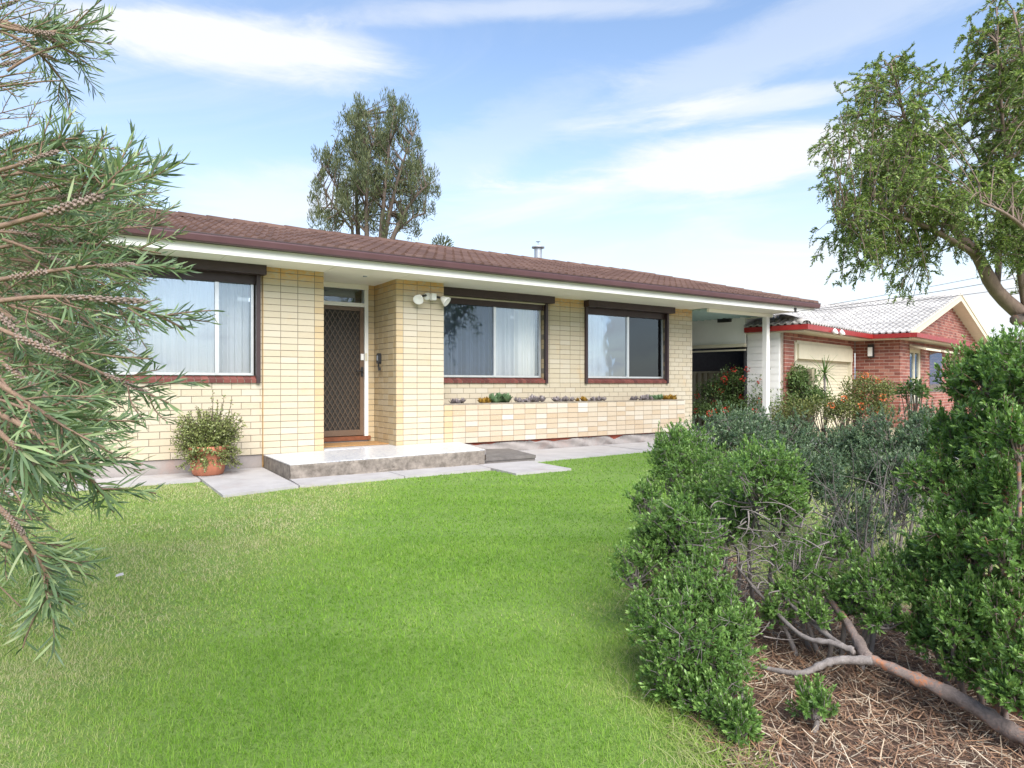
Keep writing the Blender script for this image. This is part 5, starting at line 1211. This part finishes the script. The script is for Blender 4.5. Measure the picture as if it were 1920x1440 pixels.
gp = np.concatenate(gp); tint = np.concatenate(gd_); L_ = np.concatenate(gl); W_ = np.concatenate(gw_); n = len(gp)
a = RNG.uniform(0, 2*math.pi, n); lean = np.abs(RNG.normal(.8, .45, n)); d = np.stack([np.cos(a)*lean, np.sin(a)*lean, np.ones(n)], 1)
GR_V, GR_F = blade(2, lambda t: 1-.85*t, .35)
zc_ = (gp-CAM[:2])@FW; up_g = np.stack([np.cos(a), np.sin(a), -.2*np.ones(n)], 1); pg = np.c_[gp, np.zeros(n)]
Vn, Fn = scatter(GR_V, GR_F, *[q[zc_ < 3.0] for q in (pg, d, up_g, L_, W_)]); Fn = np.concatenate([Fn[:, [0, 1, 2]], Fn[:, [0, 2, 3]]])
Vf, Ff = scatter(TRI_V, TRI_F, *[q[zc_ >= 3.0] for q in (pg, d, up_g, L_, W_*1.25)])
go = obj('grass', np.concatenate([Vn, Vf]), np.concatenate([Fn, Ff+len(Vn)]), M['grass'], None, True, attrs={'tint': np.concatenate([np.repeat(tint[zc_ < 3.0], len(GR_V)), np.repeat(tint[zc_ >= 3.0], 3)])}, kind='stuff')
tag(go, 'short mown green lawn grass with dry straw patches at its edges', 'grass')
# longer tufts and a weed where the lawn meets the bed
tg = []
P = np.concatenate([np.array(BED[i])+(np.array(BED[i+1])-np.array(BED[i]))*RNG.random((500, 1))+RNG.normal(0, .07, (500, 2)) for i in range(2, 7)]); n = len(P)
a = RNG.uniform(0, 2*math.pi, n); d = np.stack([np.cos(a), np.sin(a), RNG.uniform(.3, 1.4, n)], 1)
go2 = leaves('grass', np.c_[P, np.zeros(n)], d, np.stack([np.cos(a), np.sin(a), -.2*np.ones(n)], 1), RNG.uniform(.05, .11, n), RNG.uniform(.0025, .004, n), blade(4, lambda t: 1-.85*t, .5), 'grass', None, np.clip(RNG.normal(.72, .2, n), 0, .99))
tag(go2, 'long straw-coloured grass fringe along the shrub bed', 'grass')

# ---- potted jade plant
pc = onZ(388, 893, .028); pc = np.array([1.38, -.36, .028])
pot = empty('potted_plant', pc, 'bushy small-leaved jade plant in a terracotta pot against the cream wall', 'potted plant')
MB().lathe([(.0, 0), (.15, 0), (.175, .015), (.198, .10), (.21, .22), (.215, .29), (.235, .30), (.235, .36), (.215, .36), (.205, .33), (0, .33)], pc, 32).build('pot', M['terracotta'], pot, True)
MB().lathe([(0, .335), (.2, .335)], pc, 20).build('soil', M['soil'], pot)
js = MB(); PP, DD = [], []
def jade(s, e, r0, n):
    Q = bez(s, (s+e)/2+rsph(1)[0]*.05, e, 7); js.tube([tuple(q) for q in Q], list(np.linspace(r0, r0*.35, 7)), 5, False)
    t = RNG.uniform(.25, 1, n); i0 = np.minimum((t*6).astype(int), 5); f = (t*6-i0)[:, None]; p = Q[i0]*(1-f)+Q[i0+1]*f
    PP.append(p+RNG.normal(0, .007, p.shape)); DD.append(unit(rsph(n)+Z3*.3))
top = pc+Z3*.33
for i in range(480):
    v = rsph(1)[0]; v[2] = v[2]*.8+.12; e = top+np.array([0, 0, .16])+v*np.array([.47, .38, .40])*random.uniform(.55, 1.0)
    if e[2] < .06: e[2] = .06
    if e[1] > -.02: e[1] = -.03
    jade(top+rsph(1)[0]*.06*np.array([1, 1, .2]), e, .006, 42)
for dx, dz in ((.06, .68), (.30, .55), (.40, .38), (-.15, .48), (.12, .55), (-.36, .36), (.2, .6)): jade(top+np.array([dx*.3, 0, 0]), top+R3*dx+Z3*(dz+.05), .007, 46)
for i in range(95):
    w = random.uniform(3.2, 6.4); rr = random.uniform(.3, .42); jade(top, pc+np.array([rr*math.cos(w), rr*math.sin(w), random.uniform(.07, .38)]), .005, 36)
P_, D_ = np.concatenate(PP), np.concatenate(DD); n = len(P_)
js.build('stems', M['bark_dark'], pot, True, kind='stuff')
leaves('foliage', P_, D_, rsph(n), RNG.uniform(.018, .030, n), RNG.uniform(.015, .023, n), (QD_V, QD_F), 'leaf_jade', pot)

# ---- succulents along the brick planter
def succulent(px, py, w, mat, label, n, ln, seed):
    r = np.random.default_rng(seed); c = onY(px, py, .22); c[2] = .80
    V_, F_ = blade(3, lambda t: [.35, .8, 1., .25][int(round(t*3))], .45, .15); P, D, U = [], [], []
    for _ in range(int(n*1.6)):
        o = np.array([r.uniform(-w*1.05, w*1.05), r.normal(-.03, .045), 0]); hgt = r.uniform(.0, .05); cc = c+o+Z3*hgt
        for k in range(13):
            a = k*2.4; e = .25+k*.085; P.append(cc); D.append((math.cos(a)*math.cos(1.4-e), math.sin(a)*math.cos(1.4-e), math.sin(1.4-e))); U.append((-math.cos(a)*.6, -math.sin(a)*.6, .8))
    P, D, U = map(np.array, (P, D, U)); m = len(P)
    e_ = empty('succulent', c, label, 'succulent', 'succulents along the brick planter')
    st = MB()
    for i in range(0, m, 13): st.tube([tuple(P[i]*np.array([1, 1, 0])+Z3*.77), tuple(P[i])], .008, 5)
    st.build('stem', M['bark_dark'], e_)
    leaves('foliage', P, D, U, 1.5*ln*r.uniform(.7, 1.2, m), 1.5*ln*.5*r.uniform(.8, 1.2, m), (V_, F_), mat, e_)
for i, s in enumerate([(858, 752, .13, 'succ_grey', 'small lone grey succulent at the porch end of the brick planter', 6, .05), (902, 750, .13, 'succ_gold', 'golden-tipped succulent beside the large green one in the planter', 7, .055), (938, 748, .17, 'succ_green', 'large blue-green rosette succulent in the brick planter', 12, .085),
                       (976, 748, .13, 'succ_grey', 'low grey succulent clump next to the large green rosettes', 8, .045), (1005, 747, .13, 'succ_grey', 'tallest lilac-grey succulent clump in the planter below the window edge', 8, .065), (1052, 748, .16, 'succ_grey', 'grey succulent clump below the pier between the windows', 10, .05), (1088, 747, .10, 'succ_gold', 'compact golden succulent between two grey clumps', 6, .055),
                       (1118, 748, .16, 'succ_grey', 'spreading grey succulent after the compact golden one', 8, .045), (1188, 748, .10, 'succ_grey', 'small sparse grey succulent below the window by the carport', 4, .045), (1210, 745, .12, 'succ_grey', 'dark grey succulent leaning on a small green one', 7, .055), (1228, 745, .13, 'succ_green', 'small green rosette succulent near the carport end of the planter', 8, .06), (1254, 744, .11, 'succ_gold', 'orange-gold succulent at the carport end of the planter', 7, .06)]):
    succulent(*s, seed=40+i)

# ---- plants between the two houses
def bush(name, label, clumps, mat, n_per, ll, base=None, flowers=None, cat='shrub', spread=.9):
    c0 = at(*clumps[0][:3]); o = empty(name, (c0[0], c0[1], 0), label, cat); tw = MB(); PP, DD = [], []; FP = []
    for px, py, z, rx, ry in clumps:
        c = at(px, py, z); R = np.array([rx, (rx+ry)/2, ry])*z/FPX; g = np.array([c[0]+random.uniform(-.1, .1), c[1], 0.])
        for _ in range(16):
            v = rsph(1)[0]; v[2] = abs(v[2])*.9-.15; e = c+(v[0]*R[0]*R3+v[1]*R[1]*F3+v[2]*R[2]*Z3)*random.uniform(.5, 1); e[2] = max(e[2], .1)
            tw.tube([tuple(q) for q in bez(g, (g+e)/2+rsph(1)[0]*.08, e, 6)], list(np.linspace(.012, .004, 6)), 4, False)
            k = n_per//16; q = e+rsph(k)*RNG.random((k, 1))**.5*R.mean()*.48; q[:, 2] = np.maximum(q[:, 2], .05); PP.append(q); DD.append(unit((q-e)*3+Z3*.15+rsph(k)*.5))
            if flowers and random.random() < flowers[1]: FP.append(e+v*R.mean()*.35-F3*.22)
    tw.build('stems', M['bark_dark'], o, True, kind='stuff')
    P_, D_ = np.concatenate(PP), np.concatenate(DD); n = len(P_)
    leaves('foliage', P_, D_, rsph(n), ll*RNG.uniform(.6, 1.3, n), ll*.5*RNG.uniform(.7, 1.3, n), (QD_V, QD_F), mat, o)
    for f in FP:
        k = 22; q = f+rsph(k)*.045; leaves('flower', q, unit(q-f), rsph(k), RNG.uniform(.025, .05, k), RNG.uniform(.025, .045, k), (QD_V, QD_F), flowers[0], o)
    return o
bush('geranium_bush', 'geranium bush with bright red flowers in front of the olive fence', [(1345, 740, 16.4, 40, 34), (1385, 728, 16.0, 42, 42), (1335, 775, 16.3, 34, 32), (1400, 768, 15.8, 42, 36)], 'leaf_deep', 2300, .055, flowers=('petal_red', .5))
bush('shrub', 'dense dark green bush rising behind the white carport post', [(1462, 712, 15.5, 36, 34), (1500, 715, 15.2, 36, 32), (1428, 715, 15.8, 28, 34), (1520, 745, 14.8, 30, 30), (1440, 755, 15.6, 42, 42), (1480, 755, 15.2, 42, 42)], 'leaf_deep', 2300, .06)
bush('shrub', 'yellow-green tangled shrub right of the white carport post', [(1490, 772, 14.3, 38, 34), (1540, 770, 13.9, 38, 34), (1465, 790, 14.4, 24, 24), (1580, 780, 13.5, 35, 30)], 'leaf_olive', 1100, .05)
bush('shrub', 'light green shrub with orange flowers in front of the red brick wall', [(1610, 735, 13.6, 34, 34), (1648, 742, 13.3, 32, 34), (1590, 762, 13.5, 35, 32), (1640, 775, 13.2, 40, 30)], 'leaf_olive', 1300, .05, flowers=('petal_orange', .22))
bush('shrub', 'sparse upright plant in front of the tall cream window', [(1712, 735, 9.0, 22, 30)], 'leaf_deep', 420, .06)
sp_ = at(1546, 700, 14.6); spk = empty('spiky_plant', (sp_[0], sp_[1], 0), 'slender spiky palm-like plant in front of the cream garage door', 'plant')
MB().tube([(sp_[0], sp_[1], 0), (sp_[0]+.02, sp_[1], .7), tuple(sp_)], [.03, .024, .022], 7).build('stem', M['bark_grey'], spk, True)
n = 46; v = rsph(n); v[:, 2] = v[:, 2]*.75+.25; V_, F_ = blade(4, lambda t: 1-.8*t, -.18)
me = meshdata('spike_leaf', V_, F_, M['leaf_spike'], True)
for i in range(n):
    x = unit(v[i]); y = unit(np.cross(Z3, x)); z = np.cross(x, y); s = random.uniform(.36, .56); x = x*s; y = y*.03; z = z*s
    place('leaf', me, Matrix(((x[0], y[0], z[0], sp_[0]), (x[1], y[1], z[1], sp_[1]), (x[2], y[2], z[2], sp_[2]), (0, 0, 0, 1))), spk)
# scrap lying on the lawn
wp = onZ(224, 1080, .03)
tag(MB().add([tuple(wp+np.array(q)) for q in [(-.02, -.012, 0), (.022, -.008, .004), (.018, .014, .012), (-.016, .012, .006), (-.02, -.012, .003), (.022, -.008, .007), (.018, .014, .015), (-.016, .012, .009)]], [(3, 2, 1, 0), (4, 5, 6, 7), (0, 1, 5, 4), (1, 2, 6, 5), (2, 3, 7, 6), (3, 0, 4, 7)]).build('paper_scrap', M['concrete_path']), 'tiny pale scrap lying in the dry grass under the bottlebrush', 'litter')
